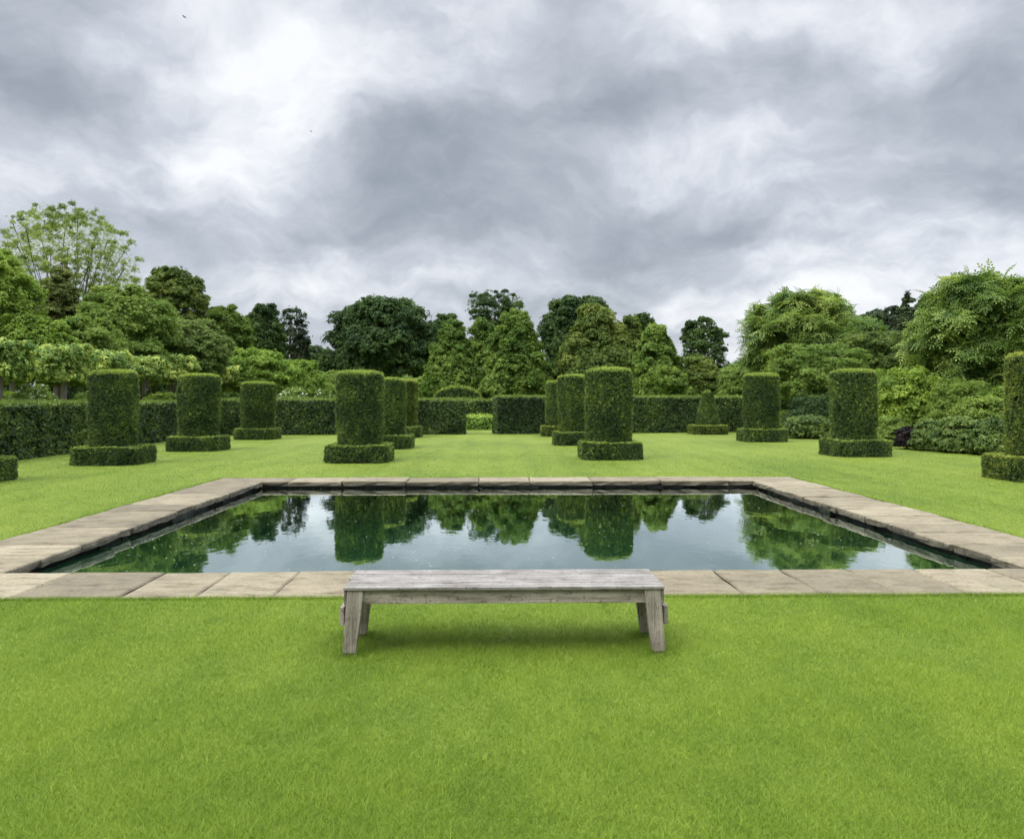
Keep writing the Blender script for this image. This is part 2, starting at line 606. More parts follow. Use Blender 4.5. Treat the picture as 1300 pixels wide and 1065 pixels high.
def slab(mb, x0, x1, y0, y1, z0, z1, tint, jit=.007, bev=.014):
    """one worn paving flag: a top face with a chamfered, slightly wavy rim"""
    nx = max(2, int((x1 - x0) / .16) + 1)
    ny = max(2, int((y1 - y0) / .16) + 1)
    rim = [(x, y0) for x in np.linspace(x0, x1, nx)[:-1]] + [(x1, y) for y in np.linspace(y0, y1, ny)[:-1]] + \
          [(x, y1) for x in np.linspace(x1, x0, nx)[:-1]] + [(x0, y) for y in np.linspace(y1, y0, ny)[:-1]]
    rim = np.array(rim)
    n = len(rim)
    c = rim.mean(0)
    rim = rim + rng.normal(size=rim.shape) * jit
    low = rim + rng.normal(size=rim.shape) * jit * 1.5 + np.clip(c - rim, -.012, .012)
    mid_ = rim + rng.normal(size=rim.shape) * jit * 1.2
    inn = rim + np.clip(c - rim, -bev, bev)
    tilt = rng.normal(size=2) * .0025
    zt = z1 + (inn - c) @ tilt
    V = np.concatenate([np.c_[mid_, np.full(n, (z0 + z1) / 2) + rng.normal(size=n) * .006], np.c_[rim, zt - bev * .9], np.c_[inn, zt], [[c[0], c[1], z1]], np.c_[low, np.full(n, z0) + rng.normal(size=n) * .006]])
    lo = [[3 * n + 1 + i, 3 * n + 1 + (i + 1) % n, (i + 1) % n, i] for i in range(n)]
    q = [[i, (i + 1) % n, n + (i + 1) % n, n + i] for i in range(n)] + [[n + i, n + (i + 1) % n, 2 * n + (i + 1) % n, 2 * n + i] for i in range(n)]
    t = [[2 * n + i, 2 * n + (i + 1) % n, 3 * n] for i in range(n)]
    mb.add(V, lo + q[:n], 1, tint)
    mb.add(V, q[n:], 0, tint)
    mb.add(V, t, 0, tint)


def cuts(a, b, lo, hi):
    out = [a]
    while out[-1] < b - hi:
        out.append(out[-1] + rng.uniform(lo, hi))
    if b - out[-1] > .25: out.append(b)
    else: out[-1] = b
    return out


mb = MB()
G = .016
c = cuts(OX0, OX1, .5, .95)
for a, b in zip(c[:-1], c[1:]): slab(mb, a + G / 2, b - G / 2, OY0, IY0 - rng.uniform(-.012, .012), -.07, .018 + rng.normal() * .003, rng.uniform(.15, .95))
c = cuts(OX0, OX1, .9, 1.7)
for a, b in zip(c[:-1], c[1:]): slab(mb, a + G / 2, b - G / 2, IY1 + rng.uniform(-.02, .02), OY1, -.07, .018 + rng.normal() * .004, rng.uniform(.2, .9))
for xa, xb in ((OX0, IX0), (IX1, OX1)):
    c = cuts(IY0 + G, IY1 - G, .45, 1.05)
    for a, b in zip(c[:-1], c[1:]):
        j = rng.uniform(-.02, .02)
        slab(mb, xa if xa == OX0 else xa + j, xb if xb == OX1 else xb + j, a + G / 2, b - G / 2, -.07, .018 + rng.normal() * .004, rng.uniform(.15, .95))
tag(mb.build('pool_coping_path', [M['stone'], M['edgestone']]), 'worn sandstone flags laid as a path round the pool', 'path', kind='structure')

# bed under the flags, and the rough stone courses of the pool wall
mb = MB()
for x0, x1, y0, y1 in ((OX0 + .03, OX1 - .03, OY0 + .03, IY0 - .05), (OX0 + .03, OX1 - .03, IY1 + .05, OY1 - .03), (OX0 + .03, IX0 - .05, IY0 - .05, IY1 + .05), (IX1 + .05, OX1 - .03, IY0 - .05, IY1 + .05)):
    mb.add([[x0, y0, -.03], [x1, y0, -.03], [x1, y1, -.03], [x0, y1, -.03]], [[0, 1, 2, 3]])


def wall_course(mb, p, q, nrm, z0, z1):
    p, q, nrm = np.array(p), np.array(q), np.array(nrm)
    L = np.linalg.norm(q - p)
    d = (q - p) / L
    c = cuts(0, L, .2, .9)
    for a, b in zip(c[:-1], c[1:]):
        off = rng.uniform(-.035, .03)
        A, B = p + d * (a + .006), p + d * (b - .006)
        f0, f1 = A + nrm * (off + rng.uniform(-.01, .01)), B + nrm * (off + rng.uniform(-.01, .01))
        b0, b1 = A - nrm * .2, B - nrm * .2
        V = [[*f0, z0], [*f1, z0], [*f1, z1], [*f0, z1], [*b0, z0], [*b1, z0], [*b1, z1], [*b0, z1]]
        mb.add(V, [[0, 1, 2, 3], [3, 2, 6, 7], [4, 0, 3, 7], [1, 5, 6, 2], [0, 4, 5, 1]], 0, rng.uniform(.1, .9))


for (p, q, n) in (((IX0, IY0), (IX0, IY1), (1, 0)), ((IX1, IY0), (IX1, IY1), (-1, 0)), ((IX0, IY0), (IX1, IY0), (0, 1)), ((IX0, IY1), (IX1, IY1), (0, -1))):
    z = -.074
    for h in (.105, .42):
        pp, qq, nn = np.array(p, float), np.array(q, float), np.array(n, float)
        dd = unit(qq - pp) * .16
        wall_course(mb, pp - nn * .075 - dd, qq - nn * .075 + dd, nn, z - h + .005, z)
        z -= h
for (p, q, n_) in (((IX0, IY0), (IX0, IY1), (1, 0)), ((IX1, IY0), (IX1, IY1), (-1, 0)), ((IX0, IY0), (IX1, IY0), (0, 1)), ((IX0, IY1), (IX1, IY1), (0, -1))):
    p, q, n_ = np.array(p, float), np.array(q, float), np.array(n_, float)
    dd = unit(q - p) * .2
    p, q = p - n_ * .14 - dd, q - n_ * .14 + dd
    mb.add([[*p, -.66], [*q, -.66], [*q, -.045], [*p, -.045]], [[0, 1, 2, 3]], 0, .1)
tag(mb.build('pool_wall', M['wallstone']), 'rough dark stone courses lining the pool under the flags', 'pool wall', kind='structure')
mb = MB()
mb.add([[IX0 - .1, IY0 - .1, -.62], [IX1 + .1, IY0 - .1, -.62], [IX1 + .1, IY1 + .1, -.62], [IX0 - .1, IY1 + .1, -.62]], [[0, 1, 2, 3]])
tag(mb.build('pool_floor', M['soil']), 'dark silty floor of the pool beneath the water', 'pool floor', kind='structure')

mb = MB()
e_, w_ = .004, .035  # dark soil strip painting in the shadow along the cut turf edge
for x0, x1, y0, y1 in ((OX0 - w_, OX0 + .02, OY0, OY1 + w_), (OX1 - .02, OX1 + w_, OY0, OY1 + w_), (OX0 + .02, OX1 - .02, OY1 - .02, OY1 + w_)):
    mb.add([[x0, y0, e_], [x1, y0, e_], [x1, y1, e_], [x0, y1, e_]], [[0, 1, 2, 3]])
tag(mb.build('soil_edge_shadow', M['edgeshadow']), 'thin dark soil strip painted in for the cut edge shadow between the flags and the turf', 'soil', kind='structure')

# petals and seeds floating on the water
n = 1900
P = np.c_[rng.uniform(IX0 + .1, IX1 - .1, n), IY0 + .1 + (IY1 - IY0 - .2) * rng.beta(1.15, 1.0, n), np.full(n, WATER_Z + .004)]
keep = wob(P, .8, 4) + rng.normal(size=n) * .5 > -.3
P = P[keep]
mb = MB()
scatter(mb, P, np.c_[rng.normal(size=(len(P), 2)) * .08, np.ones(len(P))], rng.uniform(.006, .024, len(P)), proto_leaf(.6, .02), .5)
tag(mb.build('floating_petals', M['speck']), 'pale petals and seeds scattered over the dark water', 'petals', kind='stuff')

# ------------------------------------------------------------------ grass blades
def blades(mb, x, y, h, w, tint):
    n = len(x)
    a = rng.uniform(0, 2 * PI, n)
    lean = rng.normal(size=(n, 2)) * h[:, None] * .75
    dx, dy = np.cos(a) * w / 2, np.sin(a) * w / 2
    V = np.stack([np.c_[x - dx, y - dy, np.zeros(n)], np.c_[x + dx, y + dy, np.zeros(n)], np.c_[x + lean[:, 0], y + lean[:, 1], h]], 1)
    mb.add(V.reshape(-1, 3), np.arange(3 * n).reshape(-1, 3), 0, np.repeat(tint, 3))


def on_lawn(x, y, m=0.0):
    return ~((x > OX0 - m) & (x < OX1 + m) & (y > OY0 - m) & (y < OY1 + m))


mb = MB()
# foreground, dense
n = 950000
u = rng.uniform(0, 1, n)
y = 2.5 * (6.5 / 2.5) ** u
x = (rng.uniform(-1, 1, n)) * (y * .70 + .25) + y * .02
keep = on_lawn(x, y, -.02 - .02 * np.sin(x * 9) * np.sin(x * 3.7 + 1) - .01 * np.sin(x * 31))
x, y = x[keep], y[keep]
P = np.c_[x, y, np.zeros(len(x))]
tuft = np.clip(wob(P, 5, 1) * .5 + wob(P, 14, 2) * .5, -1, 1)
h = np.clip((.016 + .007 * tuft) * rng.lognormal(0, .33, len(x)), .007, .07)
blades(mb, x, y, h, rng.uniform(.0016, .0032, len(x)) * (y / 4) ** .5, np.clip(.5 + rng.normal(size=len(x)) * .27 + tuft * .16, 0, 1))
# the same turf to either side, a little coarser, thinning out
n = 950000
x, y = rng.uniform(-11, 11, n), rng.uniform(.3, 6.5, n)
keep = on_lawn(x, y, -.015) & ((np.abs(x - y * .02) > y * .70 + .22) | (y < 2.52)) & (rng.uniform(0, 1, n) < np.clip((11 - np.abs(x)) / 5, 0, 1) * np.clip((y - .3) / 1.2, 0, 1))
x, y = x[keep], y[keep]
tuft = np.clip(wob(np.c_[x, y, 0 * x], 5, 1), -1, 1)
blades(mb, x, y, np.clip((.018 + .007 * tuft) * rng.lognormal(0, .33, len(x)), .007, .07), rng.uniform(.0035, .0066, len(x)), np.clip(.5 + rng.normal(size=len(x)) * .27 + tuft * .16, 0, 1))
for fx in (-.915, 1.02):
    for fy in (4.99, 5.39):
        n = 420
        a, q = rng.uniform(0, 2 * PI, n), np.abs(rng.normal(size=n)) * .05 + .035
        blades(mb, fx + np.cos(a) * q * 1.3, fy + np.sin(a) * q, rng.uniform(.025, .07, n), rng.uniform(.002, .0035, n), np.clip(.42 + rng.normal(size=n) * .2, 0, 1))
for k in range(110):
    tx, ty = rng.uniform(-3.6, 3.8), rng.uniform(2.7, 6.35)
    n = rng.integers(14, 46)
    blades(mb, tx + rng.normal(size=n) * .025, ty + rng.normal(size=n) * .025, rng.uniform(.02, .05, n), rng.uniform(.002, .0042, n), np.clip(rng.choice([.25, .7, .95]) + rng.normal(size=n) * .12, 0, 1))
# longer fringe where the turf meets the flags
n = 16000
x = rng.uniform(-5.5, 6.1, n)
blades(mb, x, OY0 - .012 - np.abs(rng.normal(size=n)) * .02, rng.uniform(.018, .045, n), rng.uniform(.002, .004, n), np.clip(.45 + rng.normal(size=n) * .2, 0, 1))
n = 9000
sd_ = rng.integers(0, 3, n)
yy_ = rng.uniform(OY0, OY1, n)
x = np.where(sd_ == 0, OX0 - .01 - np.abs(rng.normal(size=n)) * .03, np.where(sd_ == 1, OX1 + .01 + np.abs(rng.normal(size=n)) * .03, rng.uniform(OX0, OX1, n)))
y = np.where(sd_ == 2, OY1 + .01 + np.abs(rng.normal(size=n)) * .03, yy_)
blades(mb, x, y, rng.uniform(.018, .05, n), rng.uniform(.004, .008, n), np.clip(.4 + rng.normal(size=n) * .2, 0, 1))
# further out beside and beyond the pool, sparser and broader
n = 980000
u = rng.uniform(0, 1, n)
y = 6.4 * (34 / 6.4) ** u
x = rng.uniform(-1, 1, n) * (y * .68 + 4.5) + y * .02
keep = on_lawn(x, y, .028) & (rng.uniform(0, 1, n) < np.clip((y * .68 + 4.5 - np.abs(x)) / 3.5, 0, 1)) & (rng.uniform(0, 1, n) < np.clip((32 - y) / 20, 0, 1) ** 1.3)
x, y = x[keep], y[keep]
P = np.c_[x, y, np.zeros(len(x))]
h = np.clip(.016 * rng.lognormal(0, .3, len(x)), .006, .05)
blades(mb, x, y, h, .005 * (y / 10), np.clip(.5 + rng.normal(size=len(x)) * .2, 0, 1))
tag(mb.build('grass_blades', M['blades']), 'short mown grass blades covering the lawn in the foreground', 'grass', kind='stuff')

# ------------------------------------------------------------------ bench
def hexa(corners_bottom, corners_top, bev=.004):
    bm = bmesh.new()
    vb = [bm.verts.new(c) for c in corners_bottom]
    vt = [bm.verts.new(c) for c in corners_top]
    bm.faces.new(vb[::-1])
    bm.faces.new(vt)
    for i in range(4): bm.faces.new((vb[i], vb[(i + 1) % 4], vt[(i + 1) % 4], vt[i]))
    bmesh.ops.bevel(bm, geom=bm.edges[:], offset=bev, segments=2, affect='EDGES', profile=.6)
    return bm


def boxb(x0, x1, y0, y1, z0, z1, bev=.004):
    return hexa([(x0, y0, z0), (x1, y0, z0), (x1, y1, z0), (x0, y1, z0)], [(x0, y0, z1), (x1, y0, z1), (x1, y1, z1), (x0, y1, z1)], bev)


def bobj(name, bms, mats, parent):
    bm = bms[0]
    for b in bms[1:]:
        t = bpy.data.meshes.new('tmp')
        b.to_mesh(t)
        bm.from_mesh(t)
        bpy.data.meshes.remove(t)
    me = bpy.data.meshes.new(name)
    bm.to_mesh(me)
    for m in mats: me.materials.append(m)
    return link(name, me, parent)


BX, BY = .053, 4.965      # middle of the bench's front
bench = empty('bench', (BX, BY, 0))
tag(bench, 'long weathered grey wooden bench on the grass before the pool', 'bench')
HW = 1.005                # half length of the seat
seatz, T = .432, .020
boards = []
bw = [.128, .128, .128, .128]
yy = -.012
for i, w in enumerate(bw):
    e = rng.uniform(-.012, .012)
    boards.append(boxb(-HW + e, HW + rng.uniform(-.006, .006), yy + .003, yy + w - .003, seatz - T, seatz + rng.uniform(-.0015, .0015), .004))
    yy += w
bobj('seat', boards, [M['wood_top']], bench)
bobj('rail', [boxb(-.905, .905, .014, .044, seatz - T - .088, seatz - T - .004)], [M['wood_x']], bench)
bobj('rail', [boxb(-.905, .905, .452, .482, seatz - T - .088, seatz - T - .004)], [M['wood_x']], bench)
for s in (-1, 1):
    xo, xi = s * 1.004, s * .988
    bobj('end_rail', [boxb(min(xo, xi), max(xo, xi), -.002, .475, seatz - T - .090, seatz - T - .003)], [M['wood_end']], bench)
    for yl in (0, .40):
        # tapering leg splayed slightly outwards at the foot
        def L4(x_in, x_out, y0, y1, z): return [(s * x_in, y0, z), (s * x_out, y0, z), (s * x_out, y1, z), (s * x_in, y1, z)] if s > 0 else [(s * x_out, y0, z), (s * x_in, y0, z), (s * x_in, y1, z), (s * x_out, y1, z)]
        ya = (yl, yl + .055)
        lg = bobj('leg', [hexa(L4(.930, 1.012, *ya, .022), L4(.880, .985, *ya, seatz - T - .002), .004)], [M['wood_z']], bench)
        bobj('foot', [hexa(L4(.934, 1.010, ya[0] + .003, ya[1] - .003, -.01), L4(.931, 1.010, ya[0] + .002, ya[1] - .002, .0215), .003)], [M['wood_foot']], lg)
    a, b = sorted((s * 1.008, s * 1.036))
    bobj('stretcher', [boxb(a, b, .03, .43, .185, .30, .005)], [M['wood_y']], bench)

# ------------------------------------------------------------------ clipped yew
def lathe_core(mb, prof, seg=28, mat=1, square=0, ch=0.3):
    V, q = [], []
    th = np.linspace(0, 2 * PI, seg, endpoint=False)
    for r, z in prof:
        V.append(np.c_[np.cos(th) * r, np.sin(th) * r, np.full(seg, z)])
    V = np.concatenate(V)
    for i in range(len(prof) - 1):
        for j in range(seg): q.append([i * seg + j, i * seg + (j + 1) % seg, (i + 1) * seg + (j + 1) % seg, (i + 1) * seg + j])
    mb.add(V, q, mat, .2)


def leafy(mb, P, N, size, r, tintbase=.42, lump=.013, up=.35, rand=.75, sd=0, tk=9.0, proto=SPRIG, sp=.24):
    thin = wob(P, 2.6, sd + 7) + .7 * wob(P, 7.0, sd + 8)
    keep = r.uniform(0, 1, len(P)) > np.clip((thin - 1.0) * .9, 0, .75)
    P, N = P[keep], N[keep]
    if not np.isscalar(tintbase): tintbase = tintbase[keep]
    P = P + N * (lump * wob(P, 6, sd) + lump * .8 * wob(P, 17, sd + 1))[:, None] + N * r.normal(size=(len(P), 1)) * .009
    D = N + np.array([0, 0, up]) + r.normal(size=P.shape) * rand
    t = np.clip(tintbase + .16 * wob(P, tk, sd + 2) + r.normal(size=len(P)) * sp, 0, 1)
    scatter(mb, P, D, size * r.uniform(.7, 1.3, len(P)), proto, t, 0, r)


def shoots(mb, P, N, L_, w_, tint, r):
    n = len(P)
    T = unit(np.cross(N, unit(r.normal(size=(n, 3)))))
    D = N + r.normal(size=(n, 3)) * .28 + np.array([0, 0, .25])
    L_ = L_ * r.uniform(.5, 1.3, n)
    V = np.stack([P - T * w_ / 2 - N * .01, P + T * w_ / 2 - N * .01, P + D * L_[:, None] + T * w_ * .2, P + D * L_[:, None] - T * w_ * .2], 1)
    mb.add(V.reshape(-1, 3), np.arange(4 * n).reshape(-1, 4), 0, np.repeat(np.clip(tint + r.normal(size=n) * .1, 0, 1), 4))


def column_mesh(name, R, H, taper, seed, spire=False, dens=1750, z0=0.40, mat='yew'):
    r = np.random.default_rng(seed)
    mb = MB()
    if spire: prof = lambda t: R * (1 - .62 * t ** 1.2)
    else: prof = lambda t: R * (1 - taper * (1 - t)) * (1 - .02 * np.cos(t * 6))
    zz = np.linspace(z0 - .1, H, 12)
    core = [(max(.02, prof((z - z0) / (H - z0)) - .07), z - .05) for z in zz] + [(.01, H - .05)]
    lathe_core(mb, core)
    n = int(2 * PI * R * (H - z0) * dens)
    z = r.uniform(z0 - .05, H, n)
    th = r.uniform(0, 2 * PI, n)
    rr = prof((z - z0) / (H - z0))
    if not spire:
        edge = np.clip((z - (H - .12)) / .12, 0, 1)
        rr = rr - .10 * edge ** 2
    P = np.c_[np.cos(th) * rr, np.sin(th) * rr, z]
    N = np.c_[np.cos(th), np.sin(th), np.full(n, .25 if spire else .0)]
    new = np.clip((z - (H - .10)) / .10, 0, 1)[:, None]
    leafy(mb, P, N, .062, r, .30 + .3 * new[:, 0], sd=seed)
    k = r.uniform(0, 1, n) < .24
    shoots(mb, P[k], N[k], .05, .011, .85, r)
    # top
    Rt = prof(1.0)
    n = int(PI * Rt * Rt * dens * 1.2) + 30
    a, q = r.uniform(0, 2 * PI, n), Rt * np.sqrt(r.uniform(0, 1, n))
    P = np.c_[np.cos(a) * q, np.sin(a) * q, H - .07 * (q / Rt) ** 4 + (0.12 * (1 - q / Rt) if spire else 0)]
    leafy(mb, P, np.tile([0, 0, 1.0], (n, 1)), .06, r, .75, lump=.018, rand=.6, sd=seed + 5)
    shoots(mb, P, np.tile([0, 0, 1.0], (n, 1)), .05, .012, .9, r)
    return mb.mesh(name, [M[mat], M['twigs']])


def plinth_outline(w, ch, n):
    """points and normals along a chamfered square"""
    h = w / 2
    c = np.array([[-h + ch, -h], [h - ch, -h], [h, -h + ch], [h, h - ch], [h - ch, h], [-h + ch, h], [-h, h - ch], [-h, -h + ch]])
    d = np.roll(c, -1, 0) - c
    L = np.linalg.norm(d, axis=1)
    return c, d, L


def plinth_mesh(name, w, ch, H, seed, dens=1700, mat='yew'):
    r = np.random.default_rng(seed)
    mb = MB()
    c, d, L = plinth_outline(w - .12, ch, 0)
    V = np.concatenate([np.c_[c, np.full(8, -.05)], np.c_[c, np.full(8, H - .06)]])
    mb.add(V, [[i, (i + 1) % 8, 8 + (i + 1) % 8, 8 + i] for i in range(8)] + [[8, 9, 10, 11], [8, 11, 12, 15], [12, 13, 14, 15]], 1, .2)
    c, d, L = plinth_outline(w, ch, 0)
    n = int(L.sum() * H * dens)
    k = r.choice(8, n, p=L / L.sum())
    t = r.uniform(0, 1, n)
    z = r.uniform(0.0, H, n)
    nn = np.c_[d[:, 1], -d[:, 0]] / L[:, None]
    P2 = c[k] + d[k] * t[:, None]
    N2 = nn[k]
    e = np.clip((z - (H - .08)) / .08, 0, 1) ** 2 * .05
    P = np.c_[P2 - N2 * e[:, None], z]
    N = np.c_[N2, np.zeros(n)]
    leafy(mb, P, N, .058, r, .30, sd=seed)
    k = r.uniform(0, 1, n) < .22
    shoots(mb, P[k], N[k], .045, .012, .88, r)
    n = int(w * w * dens * 1.1)
    q = r.uniform(-w / 2, w / 2, (n, 2))
    q = q[(np.abs(q).sum(1) < w - ch)]
    P = np.c_[q, np.full(len(q), H)]
    leafy(mb, P, np.tile([0, 0, 1.0], (len(q), 1)), .058, r, .72, lump=.014, rand=.6, sd=seed + 3)
    return mb.mesh(name, [M[mat], M['twigs']])


R0, H0 = .585, 2.43
COL = [column_mesh('column', R0, H0, t, s) for t, s in ((.03, 21), (.07, 22), (.05, 23))]
COLB = column_mesh('column', R0, H0, .02, 24, mat='yew_bronze')
SPIRE = column_mesh('column', .50, 2.1, 0, 25, spire=True, z0=.4)
PL = [plinth_mesh('plinth', 1.60, .24, .44, s) for s in (31, 32)]
PLB = plinth_mesh('plinth', 1.60, .24, .44, 33, mat='yew_bronze')

# (px centre, px width of the column, py top, py front of the plinth, mesh, plinth mesh, label)
TOP = [
    (146, 66, 469, 591.5, COL[0], PL[0], 'large clipped yew column on a plinth, beside the left hornbeam hedge and nearest along it'),
    (253, 57, 474, 573.5, COL[1], PL[1], 'clipped yew column with plinth, second along the left hornbeam hedge, behind the largest left one'),
    (328, 46, 484, 558.5, COL[2], PL[0], 'small looking clipped yew column standing where the left hedge meets the back hedge'),
    (457.5, 63, 470, 588.5, COL[1], PL[1], 'front clipped yew column left of the central avenue, whole plinth seen beyond the pool'),
    (493, 48, 479, 570.5, COL[0], PL[0], 'middle clipped yew column of the left avenue row, half hidden by the front column'),
    (511, 38, 481, 556, COLB, PL[1], 'hindmost yew column of the left avenue row, thin bronze sliver next to the back hedge'),
    (773.5, 62, 466, 584.5, COL[2], PL[1], 'front clipped yew column right of the central avenue, tall above the far pool edge'),
    (731, 47, 475, 566, COL[1], PL[0], 'middle clipped yew column of the right avenue row, its right side hidden by the front one'),
    (710, 38, 483, 554.5, COL[0], PLB, 'hindmost yew column of the right avenue row, mostly hidden behind the middle one'),
    (898, 30, 494, 552, SPIRE, PLB, 'narrow tapering yew spire on a wide plinth before the back hedge'),
    (966, 48, 473, 561.5, COL[0], PL[1], 'clipped yew column with plinth between the yew spire and the right shrub border'),
    (1084, 63, 468, 580.5, COL[2], PL[0], 'large clipped yew column on a broad plinth in front of the right shrub border'),
    (1316, 90, 446, 614, COLB, PLB, 'bronze tinted yew column and plinth cut off by the right edge of the photo'),
    (-52, 88, 452, 618, COL[1], PL[1], 'yew plinth corner and column cut off by the left edge of the photo'),
]
for i, (px, pw, pt, pb, cm, pm, lab) in enumerate(TOP):
    gx, gy = ground(px, pb)
    Yc = gy + .80
    p = at(px, pt, Yc)
    root = empty('topiary_column', (p[0], Yc, 0))
    tag(root, lab, 'topiary', 'clipped yew columns on plinths')
    off = math.cos(math.atan((px - CX) / F))
    wd = pw / F * Yc * off
    spire = cm is SPIRE
    s = np.clip(wd / (1.24 if not spire else 1.0), .85, 1.15)
    co = link('column', cm, root)
    co.scale = (s, s, p[2] / (2.50 if not spire else 2.27))
    co.rotation_euler = (math.radians([.8, -.6, .3, -.9, .5][i % 5]), math.radians([-.7, .9, -.4, .6][i % 4]), i * 1.3)
    po = link('plinth', pm, root)
    po.scale = (1.0, 1.0, float(np.clip(p[2] / 2.45, .95, 1.08)))
    po.rotation_euler = (0, 0, (i % 4) * PI / 2)

# ------------------------------------------------------------------ hedges
def hedge(name, p, q, thick, H, label, group=None, mat='hornbeam', size=.095, dens=600, seed=1, proto=CLUSTER, topt=.85, facet=.40, lump=.04, cat='hedge', crest=None):
    """a clipped hedge between ground points p and q (front face on the line p-q, thickness to the left of p->q)"""
    r = np.random.default_rng(seed)
    p, q = np.array(p, float), np.array(q, float)
    L = np.linalg.norm(q - p)
    ang = math.atan2(q[1] - p[1], q[0] - p[0])
    mb = MB()
    ins = .10
    hz = (lambda x: H + 0 * x) if crest is None else crest
    xs = np.linspace(ins, L - ins, max(2, int(L / .5)))
    V, Q = [], []
    for x in xs:
        zt = float(hz(np.array(x))) - .10
        V += [[x, ins, -.05], [x, ins, zt], [x, thick - ins, zt], [x, thick - ins, -.05]]
    for i in range(len(xs) - 1):
        for j in range(3): Q.append([i * 4 + j, (i + 1) * 4 + j, (i + 1) * 4 + j + 1, i * 4 + j + 1])
    e = len(xs) - 1
    Q += [[0, 1, 2, 3], [e * 4, e * 4 + 1, e * 4 + 2, e * 4 + 3]]
    mb.add(V, Q, 1, .2)

    def face(n, fx, fy, fn, t, fz=None, rr=.75):
        x, y = fx(n), fy(n)
        z = r.uniform(0, 1, n) * hz(x) if fz is None else hz(x)
        P = np.c_[x, y, z]
        k = r.uniform(0, 1, n) < (.8 if fz is not None else .10)
        shoots(mb, P[k], np.tile(np.array(fn, float), (k.sum(), 1)), size * .9, size * .25, .92, r)
        leafy(mb, P, np.tile(np.array(fn, float), (n, 1)), size, r, t, lump=lump, rand=rr, sd=seed, tk=2.0, proto=proto)

    face(int(L * H * dens), lambda n: r.uniform(0, L, n), lambda n: np.zeros(n), (0, -1, 0), facet)
    face(int(L * H * dens * .4), lambda n: r.uniform(0, L, n), lambda n: np.full(n, thick), (0, 1, 0), facet)
    face(int(L * thick * dens), lambda n: r.uniform(0, L, n), lambda n: r.uniform(0, thick, n), (0, 0, 1), topt, 1)
    for xe, s in ((0, -1), (L, 1)):
        face(int(thick * H * dens), lambda n: np.full(n, xe), lambda n: r.uniform(0, thick, n), (s, 0, 0), facet + .1)
    o = mb.build(name, [M[mat], M['twigs']])
    o.location = (p[0], p[1], 0)
    o.rotation_euler = (0, 0, ang)
    tag(o, label, cat, group)
    return o


# left hedge: face on x = -12.75 looking right (+x): line runs away from the viewer reversed so thickness lies outside
hedge('hornbeam_hedge', (-12.75, 12), (-12.75, 36.2), 1.1, 1.48, 'long dark hornbeam hedge running down the left side of the lawn', seed=41)
bl = at(284, 553, 36.3)
hedge('hornbeam_hedge', (-12.75, 36.25), (at(590, 551, 36.9)[0], 36.9), 1.3, 1.58, 'dark hornbeam hedge across the back, left of the central opening', 'hedge halves across the back of the lawn', seed=42)
hedge('hornbeam_hedge', (at(632, 551, 37.0)[0], 37.0), (at(1000, 548, 39.8)[0], 39.6), 1.3, 1.72, 'dark hornbeam hedge across the back, right of the central opening', 'hedge halves across the back of the lawn', seed=43)
a, b = at(560, 546, 42.5), at(665, 546, 42.5)
hedge('box_hedge', (a[0], 42.5), (b[0], 42.5), .8, .70, 'low bright clipped hedge seen through the opening in the back hedge', mat='box', seed=44, dens=300, size=.13, facet=.5)
a, b = at(545, 546, 46), at(690, 546, 46)
hedge('hornbeam_hedge', (a[0], 46), (b[0], 46), 1.2, 1.54, 'mid height dark hedge behind the low bright hedge in the opening', seed=45, dens=240, size=.15)


def dome_hedge(px0, px1, ptop, Y, base, label, seed, mat='yew'):
    a, b = at(px0, 500, Y), at(px1, 500, Y)
    L = b[0] - a[0]
    zt = at((px0 + px1) / 2, ptop, Y)[2] - .12
    base -= .1
    crest = lambda x: base + (zt - base) * np.sqrt(np.clip(1 - ((x - L / 2) / (L / 2 + .01)) ** 2, 0, 1)) if not isinstance(x, float) else 0
    return hedge('domed_hedge', (a[0], Y), (b[0], Y), 2.0, zt, label, 'dome topped hedges beyond the back hedge', mat, .15, 260, seed, SPRIG, .6, .4, crest=crest)


dome_hedge(549, 612, 490, 50, 1.55, 'dome topped yew hedge rising over the left half of the back hedge', 46)
dome_hedge(596, 702, 494, 53, 1.5, 'long low dome of hedge seen over the central opening', 47, 'box')
dome_hedge(833, 883, 490, 49, 1.6, 'small rounded dome of yew above the right half of the back hedge', 48)

# ------------------------------------------------------------------ trees
def env(shape, t):
    """relative crown radius at height fraction t"""
    if shape == 'round': return np.sqrt(np.clip(1 - ((t - .45) / .58) ** 2, 0, 1))
    if shape == 'cone': return np.clip(1.02 - t, 0, 1) ** .62 * np.clip(.45 + t * 4, 0, 1)
    if shape == 'conifer': return np.clip(1.0 - t, 0, 1) ** .9 + .05
    if shape == 'dome': return np.sqrt(np.clip(1 - t ** 2.2, 0, 1))
    if shape == 'spread': return np.sqrt(np.clip(1 - ((t - .62) / .62) ** 2, 0, 1))
    if shape == 'box': return np.full_like(t, 1.0) - .15 * np.abs(t - .5)


